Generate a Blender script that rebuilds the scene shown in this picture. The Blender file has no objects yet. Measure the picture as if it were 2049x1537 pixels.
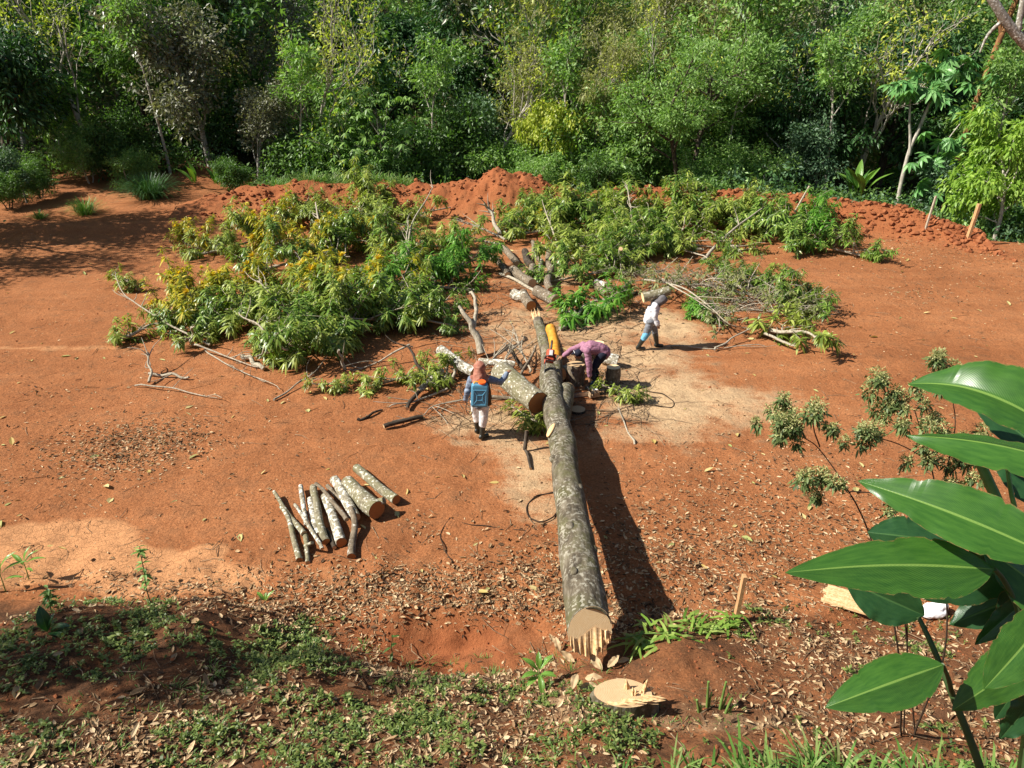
import bpy, math, random
import numpy as np
from mathutils import Vector, Matrix, Quaternion

# ------------------------------------------------------------------ camera, sky, sun, exposure
scene = bpy.context.scene
C = scene.collection
R = math.radians
PITCH, CAM_H, FPX = R(25.0), 7.4, 1480.0          # pixels of the 2049 px wide photograph
cam_d = bpy.data.cameras.new('camera')
cam_d.sensor_width = 36.0
cam_d.lens = 36.0 * FPX / 2049.0
cam_d.clip_start, cam_d.clip_end = 0.05, 2000
cam = bpy.data.objects.new('camera', cam_d)
cam.location = (0, 0, CAM_H)
cam.rotation_euler = (R(90) - PITCH, 0, 0)
C.objects.link(cam)
scene.camera = cam

SUN_EL, SUN_AZ = R(43), R(262)                     # the sun stands to the left, a touch behind the viewer
world = bpy.data.worlds.new('World')
scene.world = world
world.use_nodes = True
wn = world.node_tree.nodes
sky = wn.new('ShaderNodeTexSky')
sky.sky_type = 'NISHITA'
sky.sun_disc = False
sky.sun_elevation = SUN_EL
sky.sun_rotation = SUN_AZ
wn['Background'].inputs['Strength'].default_value = 0.055
world.node_tree.links.new(sky.outputs[0], wn['Background'].inputs['Color'])
sun_d = bpy.data.lights.new('sun', 'SUN')
sun_d.energy = 5.0
sun_d.angle = R(0.53)
sun_d.color = (1.0, 0.95, 0.86)
sun = bpy.data.objects.new('sun', sun_d)
sun_dir = Vector((math.sin(SUN_AZ) * math.cos(SUN_EL), math.cos(SUN_AZ) * math.cos(SUN_EL), math.sin(SUN_EL)))
sun.rotation_euler = sun_dir.to_track_quat('Z', 'Y').to_euler()
sun.location = sun_dir * 60
C.objects.link(sun)
scene.view_settings.view_transform = 'Standard'
scene.view_settings.look = 'None'
scene.view_settings.gamma = 1
scene.view_settings.use_curve_mapping = False
scene.view_settings.exposure = 0.92

# ------------------------------------------------------------------ helpers
RIGHT = np.array([1.0, 0, 0])
FWD = np.array([0, math.cos(PITCH), -math.sin(PITCH)])
UPV = np.array([0, math.sin(PITCH), math.cos(PITCH)])


def ray(u, v):
    return FWD + RIGHT * (u - 1024.5) / FPX - UPV * (v - 768.5) / FPX


def spot(u, v, z=0.0):
    """the place on the level z that the photograph shows at (u, v)"""
    d = ray(u, v)
    t = (z - CAM_H) / d[2]
    return np.array([0, 0, CAM_H]) + d * t


def near(u, v, dist):
    return np.array([0, 0, CAM_H]) + ray(u, v) * dist


def xat(u, Y, z=0.0):
    return (u - 1024.5) / FPX * (Y * math.cos(PITCH) + (CAM_H - z) * math.sin(PITCH))


def _hash(ix, iy, iz, seed):
    n = (ix * 374761393 + iy * 668265263 + iz * 2147483647 + seed * 144665) & 0xFFFFFFFF
    n = ((n ^ (n >> 13)) * 1274126177) & 0xFFFFFFFF
    n = n ^ (n >> 16)
    return (n & 0xFFFF) / 65535.0


def noise3(x, y, z, seed=0):
    x, y, z = np.broadcast_arrays(np.asarray(x, float), np.asarray(y, float), np.asarray(z, float))
    xi, yi, zi = (np.floor(a).astype(np.int64) for a in (x, y, z))
    xf, yf, zf = x - xi, y - yi, z - zi
    xf, yf, zf = (a * a * (3 - 2 * a) for a in (xf, yf, zf))
    out = 0
    for dx in (0, 1):
        for dy in (0, 1):
            for dz in (0, 1):
                w = (xf if dx else 1 - xf) * (yf if dy else 1 - yf) * (zf if dz else 1 - zf)
                out = out + w * _hash(xi + dx, yi + dy, zi + dz, seed)
    return out * 2 - 1


def noise2(x, y, seed=0):
    x, y = np.broadcast_arrays(np.asarray(x, float), np.asarray(y, float))
    xi, yi = np.floor(x).astype(np.int64), np.floor(y).astype(np.int64)
    xf, yf = x - xi, y - yi
    xf, yf = xf * xf * (3 - 2 * xf), yf * yf * (3 - 2 * yf)
    out = 0
    for dx in (0, 1):
        for dy in (0, 1):
            out = out + (xf if dx else 1 - xf) * (yf if dy else 1 - yf) * _hash(xi + dx, yi + dy, xi * 0, seed)
    return out * 2 - 1


def fbm2(x, y, seed=0, octaves=4, gain=0.5):
    a, s, o = 1.0, 0.0, 0.0
    x, y = np.asarray(x, float), np.asarray(y, float)
    for k in range(octaves):
        s = s + a * noise2(x * 2 ** k + 17.3 * k, y * 2 ** k - 9.1 * k, seed + k)
        o += a
        a *= gain
    return s / o


def sstep(a, b, x):
    t = np.clip((x - a) / (b - a), 0, 1)
    return t * t * (3 - 2 * t)


def unit(v):
    v = np.asarray(v, float)
    return v / np.maximum(np.linalg.norm(v, axis=-1, keepdims=True), 1e-9)


MASSES = ('crown', 'creeper', 'leaves', 'yellow_lit_leaves', 'blades', 'flower_heads', 'leaflets', 'splinters')


class MB:
    """collects geometry for ONE mesh"""
    def __init__(self):
        self.V, self.F, self.M, self.n = [], [], [], 0
        self.UV = []

    def add(self, V, F, m=0):
        V = np.asarray(V, float).reshape(-1, 3)
        F = np.asarray(F, np.int64)
        if len(F) == 0:
            return
        self.V.append(V)
        self.F.append(F + self.n)
        self.M.append(np.full(len(F), m, np.int32))
        self.n += len(V)

    def tube(self, P, r, n=8, m=0, cap=None, lump=0.0, seed=0, aspect=1.0):
        P = np.asarray(P, float)
        k = len(P)
        r = np.broadcast_to(np.asarray(r, float), (k,))
        T = unit(np.gradient(P, axis=0))
        ref = np.array([0, 0, 1.0]) if abs(T[0][2]) < 0.9 else np.array([1.0, 0, 0])
        A = unit(np.cross(T[0], ref))
        th = np.linspace(0, 2 * np.pi, n, endpoint=False)
        rows = []
        for i in range(k):
            A = unit(A - T[i] * np.dot(A, T[i]))
            B = np.cross(T[i], A)
            rr = r[i]
            if lump:
                rr = r[i] * (1 + lump * noise3(np.cos(th) * 1.3 + seed, np.sin(th) * 1.3, i * 0.6, seed))
            rows.append(P[i] + (np.cos(th)[:, None] * A + aspect * np.sin(th)[:, None] * B) * np.reshape(rr, (-1, 1)))
        V = np.concatenate(rows)
        i, j = np.meshgrid(np.arange(k - 1), np.arange(n), indexing='ij')
        j2 = (j + 1) % n
        F = np.stack([i * n + j, i * n + j2, (i + 1) * n + j2, (i + 1) * n + j], -1).reshape(-1, 4)
        self.add(V, F, m)
        if cap is not None:
            for row, flip in ((0, True), (k - 1, False)):
                ring = rows[row]
                VV = np.vstack([ring, ring.mean(0)])
                a = np.arange(n)
                b = (a + 1) % n
                t = np.stack([a, b, np.full(n, n)], -1)
                self.add(VV, t[:, ::-1] if flip else t, cap)
        return rows

    def capsule(self, P, r, n=12, m=0):
        """a closed limb with rounded ends"""
        P = np.asarray(P, float)
        r = np.broadcast_to(np.asarray(r, float), (len(P),)).astype(float)
        d0, d1 = unit(P[0] - P[1]), unit(P[-1] - P[-2])
        a = np.array([0.12, 0.45, 0.8, 1.15])
        pre = [P[0] + d0 * r[0] * math.cos(t) for t in a]
        post = [P[-1] + d1 * r[-1] * math.cos(t) for t in a[::-1]]
        self.tube(np.vstack([pre, P, post]), np.concatenate([r[0] * np.sin(a), r, r[-1] * np.sin(a[::-1])]), n, m, cap=m)

    def ball(self, c, rad, rot=None, n=14, m=0):
        th = np.linspace(0, np.pi, n)
        ph = np.linspace(0, 2 * np.pi, 2 * n, endpoint=False)
        t, p = np.meshgrid(th, ph, indexing='ij')
        V = np.stack([np.sin(t) * np.cos(p), np.sin(t) * np.sin(p), np.cos(t)], -1).reshape(-1, 3) * np.asarray(rad, float)
        if rot is not None:
            V = V @ np.array(rot.to_3x3()).T
        V = V + np.asarray(c, float)
        i, j = np.meshgrid(np.arange(n - 1), np.arange(2 * n), indexing='ij')
        j2 = (j + 1) % (2 * n)
        w = 2 * n
        self.add(V, np.stack([i * w + j, (i + 1) * w + j, (i + 1) * w + j2, i * w + j2], -1).reshape(-1, 4), m)

    def box(self, c, size, rot=None, m=0, taper=1.0):
        s = np.asarray(size, float) / 2
        V = np.array([[x * (taper if z > 0 else 1), y * (taper if z > 0 else 1), z] for z in (-1, 1) for y in (-1, 1) for x in (-1, 1)], float) * s
        if rot is not None:
            V = V @ np.array(rot.to_3x3()).T
        F = [[0, 2, 3, 1], [4, 5, 7, 6], [0, 1, 5, 4], [2, 6, 7, 3], [0, 4, 6, 2], [1, 3, 7, 5]]
        self.add(V + np.asarray(c, float), F, m)

    def leaves(self, P, D, N, L, W, tmpl, m=0, droop=0.0):
        """one blade per row: base P, direction D, face normal N"""
        P, D, N = (np.asarray(a, float).reshape(-1, 3) for a in (P, D, N))
        k = len(P)
        if k == 0:
            return
        D = unit(D)
        S = unit(np.cross(N, D))
        N = np.cross(D, S)
        L = np.broadcast_to(np.asarray(L, float), (k,))[:, None, None]
        W = np.broadcast_to(np.asarray(W, float), (k,))[:, None, None]
        tv, faces = tmpl
        tv = np.asarray(tv, float)
        V = (P[:, None] + D[:, None] * (tv[None, :, 0:1] * L) + S[:, None] * (tv[None, :, 1:2] * W) + N[:, None] * (tv[None, :, 2:3] * W))
        if droop:
            V[:, :, 2] -= (tv[None, :, 0] ** 2) * L[:, :, 0] * droop
        nv = len(tv)
        for f in faces:
            self.add_raw(V.reshape(-1, 3) if f is faces[0] else None, (np.arange(k)[:, None, None] * nv + np.asarray(f)[None]).reshape(-1, len(f[0])), m)

    def add_raw(self, V, F, m):
        if V is not None:
            self._base = self.n
            self.V.append(V)
            self.n += len(V)
        self.F.append(F + self._base)
        self.M.append(np.full(len(F), m, np.int32))

    def mesh(self, name, mats, smooth=False):
        me = bpy.data.meshes.new(name)
        V = np.concatenate(self.V)
        sizes = np.concatenate([np.full(len(f), f.shape[1], np.int32) for f in self.F])
        loops = np.concatenate([f.reshape(-1) for f in self.F]).astype(np.int32)
        me.vertices.add(len(V))
        me.vertices.foreach_set('co', V.reshape(-1).astype(np.float32))
        me.loops.add(len(loops))
        me.loops.foreach_set('vertex_index', loops)
        me.polygons.add(len(sizes))
        me.polygons.foreach_set('loop_start', np.concatenate([[0], np.cumsum(sizes)[:-1]]).astype(np.int32))
        me.polygons.foreach_set('material_index', np.concatenate(self.M))
        me.polygons.foreach_set('use_smooth', np.full(len(sizes), smooth))
        me.update(calc_edges=True)
        for mt in (mats if isinstance(mats, (list, tuple)) else [mats]):
            me.materials.append(mt)
        return me

    def build(self, name, mats, parent=None, smooth=False):
        o = put(name, self.mesh(name, mats, smooth), parent)
        if parent is not None and name in MASSES:
            o['kind'] = 'stuff'                    # leaves too many and too small to pick apart
        return o


def put(name, me, parent=None, loc=None, rot=None):
    o = bpy.data.objects.new(name, me)
    C.objects.link(o)
    if parent is not None:
        o.parent = parent
    if loc is not None:
        o.location = loc
    if rot is not None:
        o.rotation_euler = rot
    return o


def tag(o, label, cat, group=None):
    o['label'], o['category'] = label, cat
    if group:
        o['group'] = group
    return o


def thing(name, label, cat, loc=(0, 0, 0), rotz=0.0, group=None, scale=1.0):
    o = put(name, None, None, loc, (0, 0, rotz))
    o.empty_display_size = 0.2
    o.scale = (scale, scale, scale)
    return tag(o, label, cat, group)


def dup(root, label, loc, rotz=0.0, scale=1.0, group=None, mirror=False):
    r = root.copy()
    C.objects.link(r)
    r.location, r.rotation_euler = loc, (0, 0, rotz)
    r.scale = (scale, scale, scale)
    r['label'] = label
    if group:
        r['group'] = group
    for ch in list(root.children):
        c = ch.copy()
        C.objects.link(c)
        c.parent = r
        for g in list(ch.children):
            d = g.copy()
            C.objects.link(d)
            d.parent = c
    return r


# leaf outlines: (along, across, lift) and faces grouped by size
LEAF2 = ([(0, 0, 0), (.45, .5, .12), (1, 0, 0), (.45, -.5, .12)], [[[0, 1, 2], [0, 2, 3]]])
LEAF4 = ([(0, 0, 0), (.3, .46, .05), (.3, -.46, .05), (.68, .4, .05), (.68, -.4, .05), (1, 0, 0)],
         [[[0, 2, 1], [3, 4, 5]], [[1, 2, 4, 3]]])
LEAF6 = ([(0, 0, 0), (.28, .5, .16), (.32, 0, 0), (.28, -.5, .16), (.66, .42, .16), (.7, 0, 0), (.66, -.42, .16), (1, 0, 0)],
         [[[0, 2, 1], [0, 3, 2], [4, 5, 7], [5, 6, 7]], [[1, 2, 5, 4], [2, 3, 6, 5]]])
CURL = ([(0, 0, 0), (.3, .5, .35), (.3, -.5, .3), (.35, 0, -.05), (.72, .42, .45), (.72, -.42, .25), (.7, 0, .12), (1.0, 0, .5)],
        [[[0, 3, 1], [0, 2, 3], [4, 6, 7], [6, 5, 7]], [[1, 3, 6, 4], [3, 2, 5, 6]]])
BLADE = ([(0, .5, 0), (0, -.5, 0), (.35, .5, 0), (.35, -.5, 0), (.7, .36, 0), (.7, -.36, 0), (1, 0, 0)],
         [[[4, 5, 6]], [[0, 1, 3, 2], [2, 3, 5, 4]]])


# ------------------------------------------------------------------ materials
def new_mat(name):
    m = bpy.data.materials.new(name)
    m.use_nodes = True
    nt = m.node_tree
    return m, nt, nt.nodes, nt.links, nt.nodes['Principled BSDF']


def ramp(nodes, stops, interp='LINEAR'):
    r = nodes.new('ShaderNodeValToRGB')
    r.color_ramp.interpolation = interp
    el = r.color_ramp.elements
    while len(el) > 1:
        el.remove(el[-1])
    el[0].position, el[0].color = stops[0][0], (*stops[0][1], 1)
    for p, c in stops[1:]:
        e = el.new(p)
        e.color = (*c, 1)
    return r


def tex_noise(nodes, links, scale, detail=4, rough=.55, coord=None, vec=None):
    t = nodes.new('ShaderNodeTexNoise')
    t.inputs['Scale'].default_value = scale
    t.inputs['Detail'].default_value = detail
    t.inputs['Roughness'].default_value = rough
    if coord is not None:
        links.new(coord, t.inputs['Vector'])
    return t


def mixc(nodes, links, fac, a, b, mode='MIX'):
    m = nodes.new('ShaderNodeMix')
    m.data_type = 'RGBA'
    m.blend_type = mode
    for sock, val in ((m.inputs[0], fac), (m.inputs[6], a), (m.inputs[7], b)):
        if isinstance(val, bpy.types.NodeSocket):
            links.new(val, sock)
        elif isinstance(val, (int, float)):
            sock.default_value = val
        else:
            sock.default_value = (*val, 1)
    return m.outputs[2]


def mathn(nodes, links, op, a, b=None, c=None, clamp=False):
    m = nodes.new('ShaderNodeMath')
    m.operation = op
    m.use_clamp = clamp
    for i, val in enumerate((a, b, c)):
        if val is None:
            continue
        if isinstance(val, bpy.types.NodeSocket):
            links.new(val, m.inputs[i])
        else:
            m.inputs[i].default_value = val
    return m.outputs[0]


def bump(nodes, links, height, strength, dist, bsdf):
    b = nodes.new('ShaderNodeBump')
    b.inputs['Strength'].default_value = strength
    b.inputs['Distance'].default_value = dist
    links.new(height, b.inputs['Height'])
    links.new(b.outputs[0], bsdf.inputs['Normal'])
    return b


def leaf_mat(name, cols, trans=.3, rough=.45, spec=.35, tree_var=.0):
    """blade colours picked leaf by leaf along `cols`; thin enough to let sun through"""
    m, nt, nd, lk, p = new_mat(name)
    geo = nd.new('ShaderNodeNewGeometry')
    r = ramp(nd, [(i / max(len(cols) - 1, 1), c) for i, c in enumerate(cols)])
    if tree_var:
        oi = nd.new('ShaderNodeObjectInfo')
        f = mathn(nd, lk, 'MULTIPLY_ADD', oi.outputs['Random'], tree_var, geo.outputs['Random Per Island'])
        f = mathn(nd, lk, 'MULTIPLY', f, 1 / (1 + tree_var))
        lk.new(f, r.inputs[0])
    else:
        lk.new(geo.outputs['Random Per Island'], r.inputs[0])
    lk.new(r.outputs[0], p.inputs['Base Color'])
    p.inputs['Roughness'].default_value = rough
    p.inputs['Specular IOR Level'].default_value = spec
    if trans:
        t = nd.new('ShaderNodeBsdfTranslucent')
        tc = mixc(nd, lk, 1.0, r.outputs[0], (1.0, 1.15, 0.45), 'MULTIPLY')
        lk.new(tc, t.inputs['Color'])
        ms = nd.new('ShaderNodeMixShader')
        ms.inputs[0].default_value = trans
        lk.new(p.outputs[0], ms.inputs[1])
        lk.new(t.outputs[0], ms.inputs[2])
        lk.new(ms.outputs[0], nd['Material Output'].inputs[0])
    return m


def bark_mat(name, c0, c1, c2, lichen=None, lichen_amt=.5, scale=9, stretch=.25, moss=None, bumpd=.01, blotch=14, patchy=False):
    """bark along local Z; c0 dark cracks, c1 body, c2 light ridges; lichen = colour of pale crusts"""
    m, nt, nd, lk, p = new_mat(name)
    tc = nd.new('ShaderNodeTexCoord')
    oi = nd.new('ShaderNodeObjectInfo')
    mp = nd.new('ShaderNodeMapping')
    mp.inputs['Scale'].default_value = (1, 1, stretch)
    off = nd.new('ShaderNodeVectorMath')
    off.operation = 'MULTIPLY_ADD'
    cx = nd.new('ShaderNodeCombineXYZ')
    for i in range(3):
        lk.new(oi.outputs['Random'], cx.inputs[i])
    lk.new(cx.outputs[0], off.inputs[0])
    off.inputs[1].default_value = (37, 53, 71)
    lk.new(tc.outputs['Object'], off.inputs[2])
    lk.new(off.outputs[0], mp.inputs['Vector'])
    n1 = tex_noise(nd, lk, scale, 6, .65, mp.outputs[0])
    r = ramp(nd, [(.3, c0), (.5, c1), (.72, c2)])
    lk.new(n1.outputs[0], r.inputs[0])
    col = r.outputs[0]
    if moss:
        nm = tex_noise(nd, lk, 2.3, 5, .65, off.outputs[0])
        rm = ramp(nd, [(.45, (0, 0, 0)), (.62, (1, 1, 1))])
        lk.new(nm.outputs[0], rm.inputs[0])
        col = mixc(nd, lk, mathn(nd, lk, 'MULTIPLY', rm.outputs[0], .7), col, moss)
    if lichen:
        nl = tex_noise(nd, lk, blotch, 3, .6, off.outputs[0])
        rl = ramp(nd, [(1 - lichen_amt - .03, (0, 0, 0)), (1 - lichen_amt + .03, (1, 1, 1))])
        lk.new(nl.outputs[0], rl.inputs[0])
        lf = rl.outputs[0]
        if patchy:
            n2 = tex_noise(nd, lk, 1.7, 4, .6, off.outputs[0])
            r2 = ramp(nd, [(.42, (.12, .12, .12)), (.6, (1, 1, 1))])
            lk.new(n2.outputs[0], r2.inputs[0])
            n3 = tex_noise(nd, lk, 55, 3, .6, off.outputs[0])
            lf = mathn(nd, lk, 'MULTIPLY', mathn(nd, lk, 'MULTIPLY', lf, r2.outputs[0]), mathn(nd, lk, 'MULTIPLY_ADD', n3.outputs[0], 1.2, .2, clamp=True))
        col = mixc(nd, lk, mathn(nd, lk, 'MULTIPLY', lf, .85), col, lichen)
    lk.new(col, p.inputs['Base Color'])
    p.inputs['Roughness'].default_value = .9
    p.inputs['Specular IOR Level'].default_value = .15
    bump(nd, lk, n1.outputs[0], .9, bumpd, p)
    return m


def wood_mat(name, c0, c1, edge, ring=60):
    """sawn end grain: rings round local Z, with saw marks"""
    m, nt, nd, lk, p = new_mat(name)
    tc = nd.new('ShaderNodeTexCoord')
    n0 = tex_noise(nd, lk, 6, 3, .5, tc.outputs['Object'])
    sep = nd.new('ShaderNodeSeparateXYZ')
    lk.new(tc.outputs['Object'], sep.inputs[0])
    rad = mathn(nd, lk, 'POWER', mathn(nd, lk, 'ADD', mathn(nd, lk, 'MULTIPLY', sep.outputs[0], sep.outputs[0]), mathn(nd, lk, 'MULTIPLY', sep.outputs[1], sep.outputs[1])), .5)
    rad = mathn(nd, lk, 'MULTIPLY_ADD', n0.outputs[0], .05, rad)
    s = mathn(nd, lk, 'SINE', mathn(nd, lk, 'MULTIPLY', rad, ring * 6.28))
    s = mathn(nd, lk, 'MULTIPLY_ADD', s, .3, .5)
    n1 = tex_noise(nd, lk, 25, 4, .6, tc.outputs['Object'])
    s = mathn(nd, lk, 'MULTIPLY_ADD', n1.outputs[0], .7, mathn(nd, lk, 'SUBTRACT', s, .35))
    r = ramp(nd, [(.1, c0), (.8, c1)])
    lk.new(s, r.inputs[0])
    col = mixc(nd, lk, mathn(nd, lk, 'MULTIPLY', n0.outputs[0], .8), r.outputs[0], edge)
    lk.new(col, p.inputs['Base Color'])
    p.inputs['Roughness'].default_value = .85
    p.inputs['Specular IOR Level'].default_value = .2
    bump(nd, lk, n1.outputs[0], .4, .004, p)
    return m


def plain_mat(name, col, rough=.8, spec=.25, var=.25, scale=20, bumpd=0.0, metallic=0.0, c2=None):
    m, nt, nd, lk, p = new_mat(name)
    tc = nd.new('ShaderNodeTexCoord')
    n = tex_noise(nd, lk, scale, 5, .6, tc.outputs['Object'])
    c2 = c2 or tuple(c * (1 - var) for c in col)
    r = ramp(nd, [(.35, c2), (.65, col)])
    lk.new(n.outputs[0], r.inputs[0])
    lk.new(r.outputs[0], p.inputs['Base Color'])
    p.inputs['Roughness'].default_value = rough
    p.inputs['Specular IOR Level'].default_value = spec
    p.inputs['Metallic'].default_value = metallic
    if bumpd:
        bump(nd, lk, n.outputs[0], .6, bumpd, p)
    return m

# ------------------------------------------------------------------ terrain
KX = np.array([-9, -4.2, -2.6, -1.2, 0.3, 1.1, 2.0, 3.2, 6, 12])
KY = np.array([-6, 0, 3, 4.5, 5.5, 6.5, 7.2, 7.8, 8.25, 9.6])
KZ = np.array([
    [6.5, 6.5, 6.5, 6.5, 6.5, 6.5, 6.5, 6.5, 6.5, 6.5],
    [5.3, 5.3, 5.3, 5.3, 5.3, 5.3, 5.3, 5.3, 5.3, 5.3],
    [2.5, 2.5, 2.5, 2.4, 2.4, 2.4, 2.4, 2.4, 2.4, 2.4],
    [1.5, 1.5, 1.4, 1.35, 1.35, 1.35, 1.35, 1.3, 1.3, 1.3],
    [1.2, 1.2, 1.1, .95, .95, 1.0, 1.02, .95, .9, .9],
    [.98, .95, .75, .42, .45, .62, .82, .62, .55, .5],
    [.85, .8, .25, -.22, -.02, .32, .55, .35, .28, .25],
    [.62, .55, .0, -.32, -.12, .08, .2, .12, .08, .06],
    [.06, .05, .0, .0, .0, .0, .0, .0, 0, 0],
    [0, 0, 0, 0, 0, 0, 0, 0, 0, 0]])
# crest of the loose earth bank behind the clearing: (X, Y, height, half width)
BERM = [(-15.5, 34.5, .45, 1.6), (-12.5, 35.5, 1.2, 1.7), (-9, 36.0, 1.5, 1.5), (-5.5, 36, 1.35, 1.3), (-3, 35.6, 1.45, 1.5), (-.6, 35.2, 2.15, 1.8),
        (1.6, 35.0, 1.7, 1.6), (3.2, 34.8, 1.25, 1.3), (5.2, 34.6, 1.5, 1.3), (7.6, 34.3, 1.75, 1.4), (10, 33.8, 1.6, 1.3), (12.6, 33.2, 1.55, 1.3), (14.4, 32.4, 1.45, 1.2),
        (15.8, 31.6, 1.3, 1.2), (17.2, 30.4, 1.1, 1.1), (18.6, 29.0, .5, .9)]
BERM = [(x, y, h * (.84 if x < 3 else .74), w) for x, y, h, w in BERM]
BX = np.array([b[0] for b in BERM])


def height(x, y, fine=True):
    x, y = np.asarray(x, float), np.asarray(y, float)
    xc, yc = np.clip(x, KX[0], KX[-1]), np.clip(y, KY[0], KY[-1])
    ix = np.clip(np.searchsorted(KX, xc) - 1, 0, len(KX) - 2)
    iy = np.clip(np.searchsorted(KY, yc) - 1, 0, len(KY) - 2)
    fx, fy = (xc - KX[ix]) / (KX[ix + 1] - KX[ix]), (yc - KY[iy]) / (KY[iy + 1] - KY[iy])
    fx = fx * fx * (3 - 2 * fx)
    z = (KZ[iy, ix] * (1 - fx) + KZ[iy, ix + 1] * fx) * (1 - fy) + (KZ[iy + 1, ix] * (1 - fx) + KZ[iy + 1, ix + 1] * fx) * fy
    # the loose bank
    by = np.interp(x, BX, [b[1] for b in BERM])
    bh = np.interp(x, BX, [b[2] for b in BERM], left=0, right=0)
    bw = np.interp(x, BX, [b[3] for b in BERM])
    d = (y - by) / bw
    prof = np.exp(-np.abs(d) ** 2.2)
    bankn = fbm2(x * 1.1, y * 1.1, 5, 4, .6)
    z = z + bh * prof * (1 + .28 * bankn) + prof * (bh > .3) * .10 * fbm2(x * 2.2, y * 2.2, 8, 3, .6)
    # heap of dug earth in front of the bank on the left
    hx, hy = -9.4, 33.0
    z = z + 1.0 * np.exp(-(((x - hx) / 1.9) ** 2 + ((y - hy) / 1.3) ** 2)) * (1 + .3 * bankn)
    # low terrace step across the left of the clearing
    z = z + .42 * np.exp(-((y - 31.2 - .06 * (x + 16)) / .9) ** 2) * sstep(-10.5, -13.5, x) * sstep(-34, -24, x)
    # the ground falls away behind the bank, then a wooded hill climbs
    right_edge = sstep(17, 19.5, x)
    edge = np.where(x > 17, 30.0 - .35 * (x - 17), by + 2)
    fall = sstep(0, 5, y - edge) * sstep(-15, -11, x)
    z = z - 1.3 * fall
    z = z + sstep(33, 52, y) * sstep(-13, -19, x) * 1.2
    z = z + np.clip(y - 62, 0, None) * .28
    z = z + 1.5 * fbm2(x * .05, y * .05, 31, 2) * sstep(40, 60, y)
    if fine:
        flat = sstep(8.6, 11, y)
        z = z + flat * (.07 * fbm2(x * .35, y * .35, 11, 3) + .03 * fbm2(x * 1.6, y * 1.6, 12, 3) + .012 * fbm2(x * 5.2, y * 5.2, 13, 2))
        z = z + (1 - flat) * (.16 * fbm2(x * 1.3, y * 1.3, 14, 4, .6))
        # wheel ruts left of the clearing
        for c in (28.8, 29.9):
            rut = y - (c + .11 * (x + 14) + .25 * np.sin(x * .4))
            z = z - .05 * np.exp(-(rut / .16) ** 2) * sstep(-6, -9, x) * (1 + .5 * np.sin(x * 14))
    return z


def hz(x, y):
    return float(height(np.array([x]), np.array([y]))[0])


def on(u, v, z0=0.0):
    """where the sight line through (u, v) meets the ground"""
    d = ray(u, v)
    o = np.array([0, 0, CAM_H])
    ts = np.concatenate([np.linspace(2.5, 20, 700), np.linspace(20, 75, 900)])
    P = o + d * ts[:, None]
    below = P[:, 2] <= height(P[:, 0], P[:, 1])
    k = int(np.argmax(below)) if below.any() else len(ts) - 1
    p = P[k]
    return np.array([p[0], p[1], hz(p[0], p[1]) + z0])


def blobs(x, y, items):
    out = np.zeros_like(x)
    for cx, cy, rx, ry, a in items:
        out = np.maximum(out, a * np.exp(-(((x - cx) / rx) ** 2 + ((y - cy) / ry) ** 2) ** 1.4))
    return out


SAW = [(*spot(u, v)[:2], rx, ry, a) for u, v, rx, ry, a in (
    (1330, 790, 2.0, 1.8, 1.0), (1440, 800, 1.8, 1.3, .72), (1520, 790, 1.3, 1.0, .48), (1250, 720, 1.9, 2.0, .85), (1200, 655, 2.0, 2.4, .75),
    (1060, 930, .95, 1.7, .75), (1000, 855, 1.5, 1.1, .75), (1040, 660, 1.7, 3.2, .65), (1080, 545, 1.7, 3.6, .6), (1345, 655, 1.4, 1.6, .85),
    (1075, 1030, .6, .9, .55), (900, 830, 1.2, .8, .45), (1300, 860, 2.0, .8, .6), (960, 500, 2.2, 2.5, .35))]
SAW += [(.25, 5.25, .45, .22, .9), (2.5, 5.55, .6, .18, .8), (1.9, 5.5, .4, .15, .7), (.45, 5.6, .3, .2, .7)]
MUD = [(*spot(u, v)[:2], rx, ry, a) for u, v, rx, ry, a in (
    (120, 1110, 1.9, 1.0, 1.0), (300, 1140, 1.3, .75, 1.0), (20, 1130, 2.2, .95, 1.0), (460, 1165, .9, .5, .8), (700, 1165, .8, .4, .45), (60, 700, 6, .28, .55))]


def masks(x, y):
    w = 1.0 * fbm2(x * .55, y * .55, 41, 4, .6)
    wy = 1.0 * fbm2(x * .55, y * .55, 45, 4, .6)
    saw = blobs(x + w, y + wy, SAW)
    mud = blobs(x + w * .8, y + wy * .6, MUD)
    by = np.interp(x, BX, [b[1] for b in BERM])
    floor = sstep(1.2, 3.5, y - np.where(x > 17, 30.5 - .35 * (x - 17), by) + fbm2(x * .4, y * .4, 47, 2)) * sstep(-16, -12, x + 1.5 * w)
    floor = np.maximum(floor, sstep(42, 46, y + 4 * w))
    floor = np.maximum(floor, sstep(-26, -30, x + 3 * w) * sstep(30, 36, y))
    bank = sstep(8.3, 7.4, y)
    return saw, mud, floor, bank


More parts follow.
